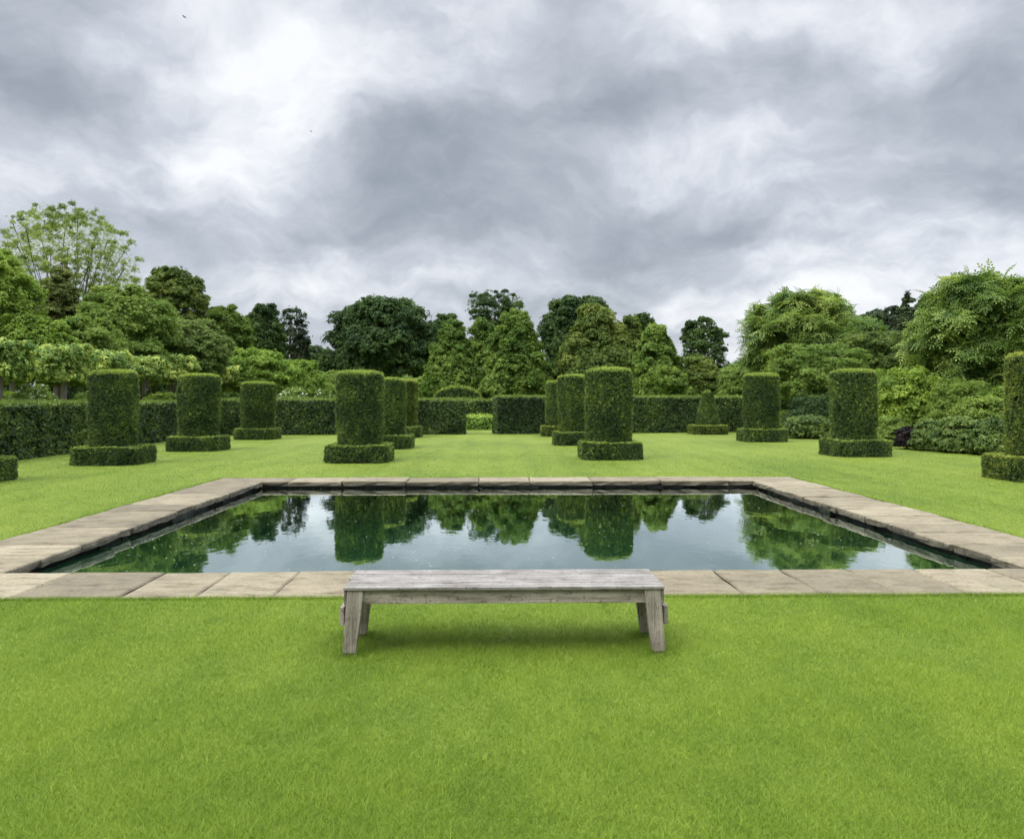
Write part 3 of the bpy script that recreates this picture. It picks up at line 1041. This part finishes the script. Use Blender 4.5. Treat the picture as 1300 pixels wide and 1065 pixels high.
def make_crown(mb, r, W, D, zb, zt, shape, nclump, leaves, size, proto, fill, csz, flat=.75, gaps=0.0, droop=0.0, tin=.45, sd=0.22, body=.4):
    """leaves in clumps spread through the crown volume; returns clump centres for the limbs"""
    H = zt - zb
    px_ = r.uniform(0, 50)
    upw = .9 if proto is PINNATE else .5
    outw = .45 if proto is PINNATE else .9
    cs, k = [], 0
    while len(cs) < nclump and k < nclump * 30:
        k += 1
        t = r.uniform(0.02, .98)
        e = float(env(shape, np.array(t)))
        if r.uniform() > (e + .08): continue
        a = r.uniform(0, 2 * PI)
        q = r.uniform(fill, 1.0) ** .6
        c = np.array([math.cos(a) * e * q * W / 2, math.sin(a) * e * q * D / 2, zb + t * H])
        if gaps and wob(c[None], 3.0 / W * 2, 77)[0] < gaps - 1: continue
        cs.append(c)
    cs = np.array(cs)
    rad = csz * W * r.uniform(.5, 1.35, len(cs))
    # keep the clumps inside the outline
    top = zt - cs[:, 2]
    lim = np.maximum(np.minimum(rad, top / flat + .03 * H), .35 * rad)
    rad = lim
    nb = int(leaves * body)
    leaves = leaves - nb
    if nb:
        # looser leaves filling the crown between the clumps, with holes
        m = nb * 5
        t = r.uniform(0.0, 1.0, m)
        e = env(shape, t)
        a = r.uniform(0, 2 * PI, m)
        q = r.uniform(.25, 1, m) ** .4
        u = np.c_[np.cos(a), np.sin(a), t * 2]
        ph = np.array([px_ * 1.3, 2.0, 5.1])
        out = .93 + .15 * wob(u * 2.2 + ph, 1.4, 11) + .11 * wob(u * 5 + ph, 2.2, 12) + .05 * r.normal(size=m)
        P = np.c_[np.cos(a) * e * q * out * W / 2, np.sin(a) * e * q * out * D / 2, zb + t * H * (.97 + .05 * wob(u * 3 + ph, 1.5, 13))]
        hole = wob(P * (9.0 / W), 1.0, 14) + .5 * wob(P * (22.0 / W), 1.0, 15)
        ok = (r.uniform(0, 1, m) < e + .05) & (hole > -.25 + gaps)
        P = P[ok][:nb]
        o = P - np.array([0, 0, zb + .3 * H])
        N = unit(o) * outw + np.array([0, 0, upw]) + r.normal(size=P.shape) * .55
        tt = np.clip(tin + .13 * hole[ok][:nb] + r.normal(size=len(P)) * sd * .75, 0, 1)
        P[:, 2] = np.maximum(P[:, 2], .05)
        scatter(mb, P, N, size * r.uniform(.65, 1.35, len(P)), proto, tt, 0, r)
    wgt = rad ** 2
    idx = r.choice(len(cs), leaves, p=wgt / wgt.sum())
    d = unit(r.normal(size=(leaves, 3)))
    d[:, 2] = np.where(d[:, 2] < -.35, -d[:, 2], d[:, 2])
    ragged = 1 + .34 * wob(d * 3 + idx[:, None] * 1.7, 2.2, 5)
    rr = (r.uniform(0, 1, leaves) ** .33) * ragged
    off = d * rr[:, None] * rad[idx][:, None]
    off[:, 2] *= flat
    off[:, 2] -= droop * (np.linalg.norm(off[:, :2], axis=1) ** 2) / np.maximum(rad[idx], .1)
    P = cs[idx] + off
    P[:, 2] = np.maximum(P[:, 2], .05)
    N = d * outw + np.array([0, 0, upw]) + r.normal(size=(leaves, 3)) * .5
    ct = r.normal(size=len(cs)) * .13
    t = np.clip(tin + ct[idx] + r.normal(size=leaves) * sd * .75, 0, 1)
    scatter(mb, P, N, size * r.uniform(.65, 1.35, leaves), proto, t, 0, r)
    return cs, rad


def make_trunk(mb, r, H, zb, cs, rad, thick, limbs=14, W=1, lean=0):
    zf = min(zb + .62 * (H - zb), H * .8)
    pts, n = [], 7
    for i in range(n):
        t = i / (n - 1)
        pts.append([lean * t + r.normal() * .03 * W * t * .5, r.normal() * .02 * W * t, -.1 + t * (zf + .1)])
    pts = np.array(pts)
    rads = [thick * (1.25 if i == 0 else 1) * (1 - .75 * i / (n - 1)) + .01 for i in range(n)]
    tube(mb, pts, rads, 8)
    order = r.permutation(len(cs))[:limbs]
    for k in order:
        c = cs[k]
        t0 = np.clip((c[2] * .55) / max(zf, .1), .25, .95)
        b = np.array([np.interp(t0, np.linspace(0, 1, n), pts[:, j]) for j in range(3)])
        r0 = float(np.interp(t0, np.linspace(0, 1, n), rads)) * .55
        mid = b * .45 + c * .55 + np.array([0, 0, -.06 * H]) + r.normal(size=3) * .02 * H
        q1 = b * .75 + mid * .25 + r.normal(size=3) * .01 * H
        tube(mb, [b, q1, mid, c], [r0, r0 * .75, r0 * .45, .012 + r0 * .12], 5)
        for s in range(2):
            e = c + unit(r.normal(size=3) + [0, 0, .5]) * rad[k] * .8
            tube(mb, [mid * .4 + c * .6, (c + e) / 2 + r.normal(size=3) * .03, e], [r0 * .3, r0 * .18, .008], 4)


def tree(name, cat, label, px, ptop, pw, Y, pbot, shape='round', mat='oak', leaves=14000, size=.3, clumps=60, csz=.13, fill=.35,
         flat=.75, proto=CLUSTER, gaps=0., droop=0., bark='bark', thick=None, limbs=14, depth=1.0, seed=0, group=None, tin=.45, lean=0, body=.4):
    r = np.random.default_rng(seed + int(abs(px) * 7 + Y * 13))
    if proto is not PINNATE:
        size, leaves = size * .76, int(leaves * 1.55)
    p = at(px, ptop, Y)
    off = math.cos(math.atan((px - CX) / F))
    W = pw / F * Y / 1.0
    zt = p[2]
    zb = max(.1, at(px, pbot, Y)[2])
    root = empty(name, (p[0], Y, 0))
    tag(root, label, cat, group)
    mb = MB()
    cs, rad = make_crown(mb, r, W * .93, W * depth * .93, zb, zt - size * (.55 if proto is PINNATE else .2), shape, int(clumps * 1.9), leaves, size, proto, fill, csz * .78, flat, gaps, droop, tin, body=body)
    mb.build('crown', M[mat], root)
    mb = MB()
    make_trunk(mb, r, zt, zb, cs, rad, thick or max(.04, W * .035), limbs, W, lean)
    mb.build('trunk', M[bark], root)
    return root


def shrub(label, px, ptop, pw, Y, mat, pbot=None, name='shrub', cat='shrub', shape='dome', **kw):
    kw.setdefault('clumps', 45)
    kw.setdefault('leaves', 9000)
    kw.setdefault('size', .16)
    kw.setdefault('csz', .16)
    kw.setdefault('limbs', 12)
    kw.setdefault('thick', .05)
    kw.setdefault('group', 'shrubs of the border')
    if pbot is None: pbot = 508 + 1600 / Y
    return tree(name, cat, label, px, ptop, pw, Y, pbot, shape, mat, **kw)


BG = 'trees beyond the back hedge'
# far dark broadleaves
tree('oak_tree', 'tree', 'broad dark rounded oak behind the front left avenue columns', 485, 377, 142, 68, 492, 'round', 'oak', 34000, .42, 95, .12, group=BG, thick=.5, seed=1)
tree('oak_tree', 'tree', 'dark narrow tree top between the broad oak and the sparse crowned tree', 566, 398, 46, 84, 470, 'round', 'oak', 8000, .45, 30, .17, group=BG)
tree('pine_tree', 'tree', 'tall sparse open crowned tree showing sky between its branches, at the centre', 628, 369, 78, 88, 425, 'spread', 'oak', 5600, .42, 44, .085, body=.15, group=BG, fill=.25, flat=.55, limbs=30, thick=.35)
tree('oak_tree', 'tree', 'dark tall tree behind and left of the broad olive lime', 733, 376, 98, 84, 480, 'round', 'oak', 22000, .46, 70, .13, group=BG)
tree('oak_tree', 'tree', 'dark tree top peeping between the olive lime and the green cone lime', 812, 399, 66, 88, 470, 'round', 'oak', 9000, .48, 36, .15, group=BG)
tree('oak_tree', 'tree', 'lone dark round tree right of the limes with sky showing through its edge', 894, 402, 64, 74, 478, 'round', 'oak', 8000, .34, 46, .11, group=BG, body=.2, gaps=.35, thick=.35, limbs=24)
tree('oak_tree', 'tree', 'upright dark tree left of the pine, above the bright mound of leaves', 335, 386, 54, 62, 470, 'round', 'oak', 11000, .36, 46, .14, group=BG)
tree('pine_tree', 'tree', 'dark layered pine with open tiers beside the upright dark tree', 373, 387, 46, 67, 465, 'round', 'conifer', 5600, .33, 36, .10, body=.12, group=BG, flat=.45, fill=.2, limbs=22, thick=.3)
tree('oak_tree', 'tree', 'low dark thicket tree at the pine foot, left of the broad oak', 398, 438, 60, 72, 490, 'round', 'oak', 7000, .4, 30, .15, group=BG)
tree('oak_tree', 'tree', 'low pale wispy tree filling the dip right of the lone dark tree', 932, 462, 60, 66, 505, 'round', 'mid', 5000, .34, 26, .16, group=BG)
# the pleasant cone limes
LG = 'conical limes behind the opening'
tree('lime_tree', 'tree', 'leftmost conical lime, leaning outline against the broad dark oak', 574, 405, 96, 53, 512, 'cone', 'lime', 22000, .3, 90, .09, .3, .95, group=LG)
tree('lime_tree', 'tree', 'conical lime set back between the two larger left limes', 612, 403, 92, 58, 512, 'cone', 'lime', 13000, .32, 60, .10, .3, .95, group=LG)
tree('lime_tree', 'tree', 'tallest green conical lime directly above the opening in the hedge', 653, 393, 118, 52, 512, 'cone', 'lime', 30000, .3, 110, .085, .3, .95, group=LG)
tree('lime_tree', 'tree', 'broad olive tinted lime behind the front right avenue column', 757, 388, 150, 52, 512, 'cone', 'limeolive', 38000, .3, 130, .085, .3, .95, group=LG)
tree('lime_tree', 'tree', 'slim olive lime set back between the broad lime and the green cone', 800, 401, 96, 58, 512, 'cone', 'limeolive', 14000, .32, 60, .10, .3, .95, group=LG)
tree('lime_tree', 'tree', 'fresh green conical lime nearest the lone dark round tree', 834, 413, 104, 50, 512, 'cone', 'lime', 27000, .29, 100, .085, .3, .95, group=LG)
shrub('olive green bush behind the yew spire at the limes foot', 888, 452, 66, 50, 'limeolive', 515, leaves=9000, size=.24, group='bushes behind the back hedge')
shrub('mid green bush left of the large pale walnut above the hedge', 945, 466, 70, 47, 'mid', 515, leaves=9000, size=.22, group='bushes behind the back hedge')
shrub('green bush beyond the back hedge under the broad dark oak', 535, 478, 90, 56, 'mid', 515, leaves=8000, size=.25, group='bushes behind the back hedge')

# left garden trees
LT = 'trees of the left garden'
tree('ash_tree', 'tree', 'tall airy pale ash with thin branches against the sky at the left', 84, 262, 192, 40, 425, 'round', 'ash', 15500, .17, 260, .032, .08, .95, SPRIG, body=.30, gaps=.12, group=LT, limbs=110, thick=.11, bark='bark', seed=5, tin=.55)
tree('broadleaf_tree', 'tree', 'fresh light green tree cut off by the left photo edge', -12, 318, 125, 31, 470, 'round', 'fresh', 24000, .17, 90, .11, .35, .7, group=LT)
tree('broadleaf_tree', 'tree', 'dark bronze leaved tree under the airy ash', 76, 336, 84, 36, 470, 'cone', 'bronze', 22000, .17, 80, .11, .3, .6, group=LT, thick=.25)
tree('broadleaf_tree', 'tree', 'wide mid green tree right of the bronze tree, above the first yew column', 158, 364, 128, 36, 480, 'round', 'mid', 28000, .18, 95, .11, .35, .7, group=LT)
tree('broadleaf_tree', 'tree', 'tall rounded yellow green tree topping the left group near its right end', 222, 340, 92, 46, 470, 'round', 'limeolive', 20000, .24, 75, .12, .35, .75, group=LT)
tree('broadleaf_tree', 'tree', 'rounded yellow green tree at the right end of the left group', 284, 388, 68, 48, 475, 'round', 'lime', 15000, .24, 60, .13, .35, .75, group=LT)
tree('broadleaf_tree', 'tree', 'soft grey green tree above the second yew column', 238, 404, 104, 39, 485, 'round', 'grey', 21000, .18, 80, .12, .35, .7, group=LT)
tree('broadleaf_tree', 'tree', 'low mid green tree between the bronze tree and the first pleached limes', 112, 404, 96, 33, 490, 'round', 'mid', 18000, .16, 70, .13, .35, .7, group=LT)
tree('broadleaf_tree', 'tree', 'low light green tree above the first pleached lime at the left', 40, 398, 100, 31, 490, 'round', 'fresh', 16000, .16, 65, .13, .35, .7, group=LT, tin=.35)
tree('broadleaf_tree', 'tree', 'green filler tree between the tall rounded tree and the wide mid green one', 195, 382, 90, 43, 480, 'round', 'mid', 16000, .2, 65, .13, .35, .75, group=LT)
shrub('bright green clipped mound of leaves below the dark upright tree', 322, 443, 116, 45, 'fresh', 500, leaves=17000, size=.2, clumps=80, csz=.1, tin=.4, group='leafy mounds of the left garden')
shrub('smaller bright green mound sloping down right towards the broad oak', 376, 456, 84, 50, 'fresh', 503, leaves=11000, size=.22, clumps=60, csz=.11, tin=.32, group='leafy mounds of the left garden')
shrub('flat green mound of leaves beneath the low dark thicket', 425, 470, 80, 55, 'mid', 506, leaves=9000, size=.24, clumps=50, csz=.11, group='leafy mounds of the left garden')


# pleached limes: box-headed crowns on bare stems, two rows behind the left hedge
def pleached(x, y, seed, label, group):
    r = np.random.default_rng(seed)
    root = empty('pleached_lime', (x, y, 0))
    tag(root, label, 'tree', group)
    zt, zb = 3.5 + r.normal() * .06, 2.5 + r.normal() * .08
    mb = MB()
    n = int(3000 * min(1, 30 / y) + 700)
    cs, rad = make_crown(mb, r, 1.5, 2.35, zb + r.normal() * .08, zt + r.normal() * .10, 'box', 24, n, .165 * max(1, y / 34), CLUSTER, .2, .2, .75, tin=.62, sd=.28)
    mb.build('crown', M['pleach'], root)
    mb = MB()
    tube(mb, [[0, 0, -.05], [r.normal() * .02, r.normal() * .03, 1.2], [r.normal() * .03, r.normal() * .04, 2.3], [0, 0, 3.0]], [.11, .095, .085, .04], 8)
    for k in range(7):
        c = cs[k]
        tube(mb, [[0, 0, 2.2 + .07 * k], [c[0] * .4, c[1] * .5, 2.3 + .07 * k], c], [.05, .035, .012], 5)
    mb.build('trunk', M['palebark'], root)
    return root


ROWS = ['first', 'second', 'third', 'fourth', 'fifth', 'sixth', 'seventh', 'eighth', 'ninth', 'tenth', 'eleventh', 'twelfth']
for i, yv in enumerate([20.4, 23.4, 26.9, 30.2, 33.0, 36.2, 39.6, 43.0, 46.5, 50.2, 54.0, 58.0]):
    pleached(-14.6, yv, 300 + i, ROWS[i] + ' pleached lime from the left in the row close behind the hedge', 'pleached limes in the front row')
for i, yv in enumerate([26.0, 29.2, 32.6, 36.0, 39.5, 43.2, 47.0, 51.0]):
    pleached(-17.7, yv, 330 + i, ROWS[i] + ' pleached lime from the left in the row set further back', 'pleached limes in the rear row')


def flowering(label, px, ptop, pw, Y, nfl, **kw):
    o = shrub(label, px, ptop, pw, Y, 'mid', name='flowering_shrub', group='white flowering shrubs behind the hedges', **kw)
    r = np.random.default_rng(int(px) + 3)
    nfl = int(nfl * 2.6)
    cr = [c for c in o.children if c.name.startswith('crown')][0]
    W = pw / F * Y
    zt = at(px, ptop, Y)[2]
    a = r.uniform(0, 2 * PI, nfl)
    q = np.sqrt(r.uniform(0, 1, nfl)) * W / 2 * .95
    z = zt * np.sqrt(np.clip(1 - (q / (W / 2)) ** 2.2, 0, 1)) * r.uniform(.75, 1.02, nfl) + .03
    mb = MB()
    scatter(mb, np.c_[np.cos(a) * q, np.sin(a) * q, z], r.normal(size=(nfl, 3)) * .4 + [0, -.4, .8], r.uniform(.05, .11, nfl), CLUSTER, .5, 0, r)
    mb.build('blossom', M['petal'], o)
    return o


flowering('white flowering shrub behind the hedge under the first pleached limes', 42, 488, 78, 24.5, 170, leaves=6000, size=.13)
flowering('pale flowering shrub in front of the far pleached limes, above the back hedge', 372, 493, 64, 41, 60, leaves=4000, size=.16)
flowering('small white flowering shrub between the third yew column and the avenue', 410, 494, 34, 44, 30, leaves=3000, size=.16)
shrub('yellow green undergrowth bush behind the hedge at the left photo edge', 5, 496, 70, 27, 'yellow', leaves=6000, size=.13, group='bushes behind the left hedge')
shrub('yellow green bush between the stems of the left pleached limes', 120, 498, 90, 30, 'lime', leaves=7000, size=.14, group='bushes behind the left hedge')
shrub('fresh green bush under the limes between the first and second yew columns', 205, 498, 80, 33, 'yellow', leaves=7000, size=.15, group='bushes behind the left hedge', tin=.3)
shrub('fresh green bush under the limes between the second and third yew columns', 290, 498, 60, 40, 'lime', leaves=6000, size=.17, group='bushes behind the left hedge')

# right side
RT = 'trees of the right garden'
tree('walnut_tree', 'tree', 'pale feathery tree with sky gaps rising behind the right end of the hedge', 1015, 363, 150, 43, 486, 'round', 'walnut', 3200, .80, 110, .09, .25, .95, PINNATE, body=.25, group=RT, limbs=40, thick=.22, seed=3, gaps=.25)
tree('walnut_tree', 'tree', 'smaller feathery tree drooping to the right of the pale tall one', 1082, 398, 90, 41, 476, 'round', 'walnut', 1600, .78, 55, .11, .3, .7, PINNATE, group=RT, limbs=20, tin=.4)
tree('walnut_tree', 'tree', 'big feathery tree with long drooping leaflets behind the right border', 1246, 338, 176, 29, 500, 'round', 'walnut', 4000, .68, 110, .095, .3, .95, PINNATE, body=.3, group=RT, limbs=40, thick=.22, seed=8)
tree('walnut_tree', 'tree', 'feathery tree cut off by the right photo edge above the bronze yew', 1345, 345, 150, 27, 490, 'round', 'walnut', 2600, .68, 85, .10, .3, .95, PINNATE, body=.3, group=RT, limbs=24, thick=.2, tin=.35)
tree('conifer_tree', 'tree', 'dark conifer with a thin pointed tip far behind the right border', 1152, 369, 58, 76, 470, 'conifer', 'conifer', 9500, .42, 60, .13, .2, .5, group='dark trees far on the right')
tree('conifer_tree', 'tree', 'dark rounded far tree left of the pointed conifer', 1122, 390, 70, 80, 465, 'round', 'conifer', 9500, .45, 45, .15, .3, .7, group='dark trees far on the right')
tree('conifer_tree', 'tree', 'dark far tree with a shaggy top right of the pointed conifer', 1190, 373, 80, 78, 465, 'round', 'conifer', 12000, .45, 50, .15, .3, .7, group='dark trees far on the right')
tree('conifer_tree', 'tree', 'dark far tree behind the big feathery tree', 1225, 364, 64, 80, 465, 'round', 'conifer', 8000, .45, 40, .15, .3, .7, group='dark trees far on the right')
tree('dogwood_tree', 'small tree', 'spreading layered small tree with bare stems between the two right columns', 1038, 436, 128, 37, 520, 'spread', 'mid', 15000, .16, 75, .12, .3, .4, group=RT, limbs=30, thick=.08)
tree('dogwood_tree', 'small tree', 'olive and reddish layered small tree above the large right column', 1125, 424, 150, 38, 500, 'spread', 'limeolive', 18000, .17, 80, .11, .3, .4, group=RT, limbs=30, thick=.09, tin=.35)
SB = 'shrubs of the right border'
shrub('yellow green broad shrub just right of the large right yew column', 1152, 466, 110, 28.5, 'yellow', leaves=15000, size=.13, clumps=70, csz=.13, group=SB, tin=.35)
shrub('fine leaved olive shrub below the big feathery tree', 1222, 480, 104, 26.5, 'mid', leaves=15000, size=.11, clumps=70, csz=.13, group=SB, proto=SPRIG)
shrub('light green shrub left of the bronze yew column at the right', 1282, 490, 90, 24.8, 'yellow', leaves=11000, size=.12, clumps=60, csz=.13, group=SB, tin=.3)
shrub('shrub with pale green leaves behind the large right yew column', 1098, 470, 90, 33, 'fresh', leaves=10000, size=.15, group=SB, tin=.35)
shrub('dark leaved shrub in the gap left of the large right yew column', 1040, 500, 90, 34.5, 'oak', leaves=9000, size=.13, group=SB)
shrub('low bluish green clump of broad leaves between the two right columns', 1026, 527, 62, 33, 'blue', leaves=6000, size=.14, group=SB, tin=.4)
shrub('second low bluish clump near the large right yew plinth', 1064, 524, 44, 31.5, 'blue', leaves=5000, size=.14, group=SB, tin=.5)
shrub('low dark green clump at the right plinth edge of the large column', 1128, 528, 54, 27.5, 'mid', leaves=5500, size=.13, group=SB)
shrub('dark purple leaved low shrub in the right border', 1152, 541, 32, 25.6, 'purple', leaves=3500, size=.11, group=SB)
shrub('broad leaved low plant right of the purple shrub', 1182, 532, 52, 24.9, 'blue', leaves=6500, size=.15, group=SB, tin=.5)
shrub('broad leaved bluish low plant in the middle of the border front', 1220, 528, 62, 23.8, 'blue', leaves=8000, size=.15, group=SB, tin=.55)
shrub('dark broad leaved low plant touching the bronze yew column', 1262, 530, 66, 22.7, 'blue', leaves=8000, size=.15, group=SB, tin=.3)
shrub('leafy green shrub behind the low plants near the bronze yew', 1250, 504, 80, 24.6, 'mid', leaves=9000, size=.13, group=SB)
shrub('green shrub beyond the right photo edge behind the bronze yew', 1350, 488, 130, 22, 'mid', leaves=10000, size=.13, group=SB)
shrub('small green shrub at the foot of the back hedge right end', 990, 520, 50, 38.0, 'mid', leaves=4000, size=.15, group=SB)

# distant wood closing the view
mb = MB()
r = np.random.default_rng(99)
n = 60000
ang = r.uniform(-.85, .85, n)
dist = r.uniform(118, 150, n)
prof = 6.5 + 1.2 * np.sin(ang * 23) + 1.0 * np.sin(ang * 61 + 1) + .5 * np.sin(ang * 140)
zz = r.uniform(0, 1, n) ** .8 * prof
scatter(mb, np.c_[np.sin(ang) * dist, np.cos(ang) * dist, zz], r.normal(size=(n, 3)) * .6 + [0, -.5, .6], r.uniform(.7, 1.4, n), CLUSTER, np.clip(.4 + r.normal(size=n) * .2, 0, 1), 0, r)
tag(mb.build('distant_wood', M['oak']), 'low far wood closing the view behind the garden', 'wood', kind='stuff')

# ------------------------------------------------------------------ birds
def bird(px, py, Y, heading, bank, label):
    p = at(px, py, Y)
    root = empty('bird', p, heading)
    root.rotation_euler = (bank, .2, heading)
    tag(root, label, 'bird', 'birds in the sky')
    mb = MB()
    xs = np.linspace(-.12, .12, 9)
    tube(mb, [[0, x, .01 * math.sin(x * 9)] for x in xs], [.004, .014, .026, .034, .036, .032, .024, .018, .004], 8)
    mb.add([[-.012, -.11, 0], [.012, -.11, 0], [.032, -.2, 0], [-.032, -.2, 0]], [[0, 1, 2, 3]])
    for s in (-1, 1):
        V = [[s * .02, .05, .015], [s * .02, -.04, .012], [s * .12, .075, .06], [s * .12, -.025, .055], [s * .26, .02, .03], [s * .25, -.02, .028]]
        mb.add(V, [[0, 1, 3, 2], [2, 3, 5, 4]])
    mb.build('body', M['feather'], root)


bird(395, 167, 48, .6, .35, 'small dark bird flying below the bright gap in the clouds')
bird(234, 22, 75, 1.2, -.3, 'tiny dark bird high in the sky towards the upper left')

# ------------------------------------------------------------------ sky and light
EL, AZ = math.radians(48), math.radians(-125)     # sun high behind the viewer's left, veiled by cloud
w = bpy.data.worlds.new('World')
bpy.context.scene.world = w
w.use_nodes = True
nt = w.node_tree
nt.nodes.clear()
N = lambda t, **kw: mk(nt, t, **kw)
L = nt.links.new
sky = N('ShaderNodeTexSky', _sky_type='NISHITA', _sun_disc=False, _sun_elevation=EL, _sun_rotation=AZ, _air_density=1.2, _dust_density=1.5)
tc = N('ShaderNodeTexCoord')
nw = N('ShaderNodeTexNoise', Scale=4.0, Detail=5.0)
nw.inputs['Roughness'].default_value = .55
L(tc.outputs['Generated'], nw.inputs['Vector'])
sub = N('ShaderNodeVectorMath', _operation='SUBTRACT')
sub.inputs[1].default_value = (.5, .5, .5)
L(nw.outputs['Color'], sub.inputs[0])
scl = N('ShaderNodeVectorMath', _operation='SCALE')
scl.inputs['Scale'].default_value = .17
L(sub.outputs[0], scl.inputs[0])
wd = N('ShaderNodeVectorMath', _operation='ADD')
L(tc.outputs['Generated'], wd.inputs[0])
L(scl.outputs[0], wd.inputs[1])
# flat cloud base seen in perspective
sx = N('ShaderNodeSeparateXYZ')
L(wd.outputs[0], sx.inputs[0])
zz = N('ShaderNodeMath', _operation='MAXIMUM', i1=0.0)
L(sx.outputs[2], zz.inputs[0])
zz2 = N('ShaderNodeMath', _operation='ADD', i1=.42)
L(zz.outputs[0], zz2.inputs[0])
dv = N('ShaderNodeVectorMath', _operation='DIVIDE')
cb = N('ShaderNodeCombineXYZ')
for i in range(3): L(zz2.outputs[0], cb.inputs[i])
L(wd.outputs[0], dv.inputs[0])
L(cb.outputs[0], dv.inputs[1])
fb = N('ShaderNodeTexNoise', Scale=2.0, Detail=10.0)
fb.inputs['Roughness'].default_value = .56
fb.inputs['Distortion'].default_value = 0.0
L(dv.outputs[0], fb.inputs['Vector'])
fb2 = N('ShaderNodeTexNoise', Scale=6.5, Detail=10.0)
fb2.inputs['Roughness'].default_value = .58
fb2.inputs['Distortion'].default_value = 0.0
L(dv.outputs[0], fb2.inputs['Vector'])
v0 = N('ShaderNodeMath', _operation='MULTIPLY_ADD', i1=.66, i2=-.32)
L(fb2.outputs['Fac'], v0.inputs[0])
val = N('ShaderNodeMath', _operation='MULTIPLY_ADD', i1=.98)
L(fb.outputs['Fac'], val.inputs[0])
L(v0.outputs[0], val.inputs[2])
acc = val
# bright breaks and dark banks, as directions in the sky: (px, py, half width, half height, weight)
LOBES = [(310, 150, 150, 75, .26), (480, 60, 190, 70, .17), (860, 185, 110, 40, .25), (470, 345, 230, 45, .22), (930, 15, 160, 40, .26),
         (1210, 40, 90, 60, .14), (1030, 130, 130, 40, .12), (20, 240, 160, 40, .16), (1120, 385, 260, 40, .20), (940, 430, 90, 60, .16),
         (1080, 240, 160, 60, .10), (180, 20, 120, 40, .10), (700, 250, 90, 40, .06),
         (110, 120, 190, 80, -.17), (230, 300, 270, 50, -.16), (560, 215, 190, 60, -.20), (760, 140, 160, 45, -.17), (900, 90, 150, 40, -.14),
         (960, 275, 190, 45, -.20), (680, 310, 260, 50, -.17), (1250, 200, 160, 90, -.12), (1180, 110, 120, 40, -.10), (760, 50, 120, 35, -.12)]
for (px, py, hw, hh, wt) in LOBES:
    d = Vector(ray(px, py)).normalized()
    s = N('ShaderNodeVectorMath', _operation='SUBTRACT')
    L(wd.outputs[0], s.inputs[0])
    s.inputs[1].default_value = d
    m_ = N('ShaderNodeVectorMath', _operation='MULTIPLY')
    L(s.outputs[0], m_.inputs[0])
    m_.inputs[1].default_value = (F / hw, F / hw, F / hh)
    ln = N('ShaderNodeVectorMath', _operation='LENGTH')
    L(m_.outputs[0], ln.inputs[0])
    mr = N('ShaderNodeMapRange', _interpolation_type='SMOOTHERSTEP', i1=0.0, i2=1.75 if wt > 0 else 1.5, i3=wt * (.95 if wt > 0 else .9), i4=0.0)
    L(ln.outputs['Value'], mr.inputs[0])
    a_ = N('ShaderNodeMath', _operation='ADD')
    L(acc.outputs[0], a_.inputs[0])
    L(mr.outputs[0], a_.inputs[1])
    acc = a_
cr = ramp(nt, [(.10, (1.75, 1.95, 2.32)), (.26, (2.2, 2.4, 2.78)), (.40, (2.7, 2.92, 3.32)), (.55, (3.5, 3.72, 4.15)), (.70, (4.8, 4.95, 5.3)), (.85, (6.0, 6.08, 6.25))])
L(acc.outputs[0], cr.inputs[0])
# unseen overhead sky boosted to light lawn and foliage; overcast is brightest at zenith
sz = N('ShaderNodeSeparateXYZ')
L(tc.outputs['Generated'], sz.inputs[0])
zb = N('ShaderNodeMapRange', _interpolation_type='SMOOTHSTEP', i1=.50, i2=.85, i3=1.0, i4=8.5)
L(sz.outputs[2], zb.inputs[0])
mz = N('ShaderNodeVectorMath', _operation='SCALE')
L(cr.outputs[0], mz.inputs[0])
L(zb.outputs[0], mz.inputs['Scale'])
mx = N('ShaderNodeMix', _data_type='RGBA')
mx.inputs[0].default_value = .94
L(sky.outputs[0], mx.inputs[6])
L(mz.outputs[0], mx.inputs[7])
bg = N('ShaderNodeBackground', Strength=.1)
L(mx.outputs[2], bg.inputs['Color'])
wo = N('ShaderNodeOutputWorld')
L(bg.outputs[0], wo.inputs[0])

sl = bpy.data.lights.new('sun', 'SUN')
sl.energy = 1.5
sl.angle = math.radians(30)
sl.color = (1.0, .96, .9)
so = bpy.data.objects.new('sun', sl)
C.objects.link(so)
sd = Vector((math.sin(AZ) * math.cos(EL), math.cos(AZ) * math.cos(EL), math.sin(EL)))
so.rotation_euler = sd.to_track_quat('Z', 'Y').to_euler()
so.location = (0, -20, 40)

cam = bpy.data.cameras.new('camera')
co = bpy.data.objects.new('camera', cam)
C.objects.link(co)
co.location = (0, 0, CAMH)
co.rotation_euler = (PI / 2 + PITCH, 0, -YAW)
cam.sensor_width = 36
cam.lens = 36 * F / 1300
cam.shift_y = -45 / 1300
cam.clip_start = .05
cam.clip_end = 3000
S = bpy.context.scene
S.camera = co
S.view_settings.view_transform = 'Standard'
S.view_settings.look = 'None'
S.view_settings.exposure = 0.75
S.view_settings.gamma = 1.0
S.render.engine = 'CYCLES'
S.cycles.max_bounces = 8
S.cycles.transparent_max_bounces = 4
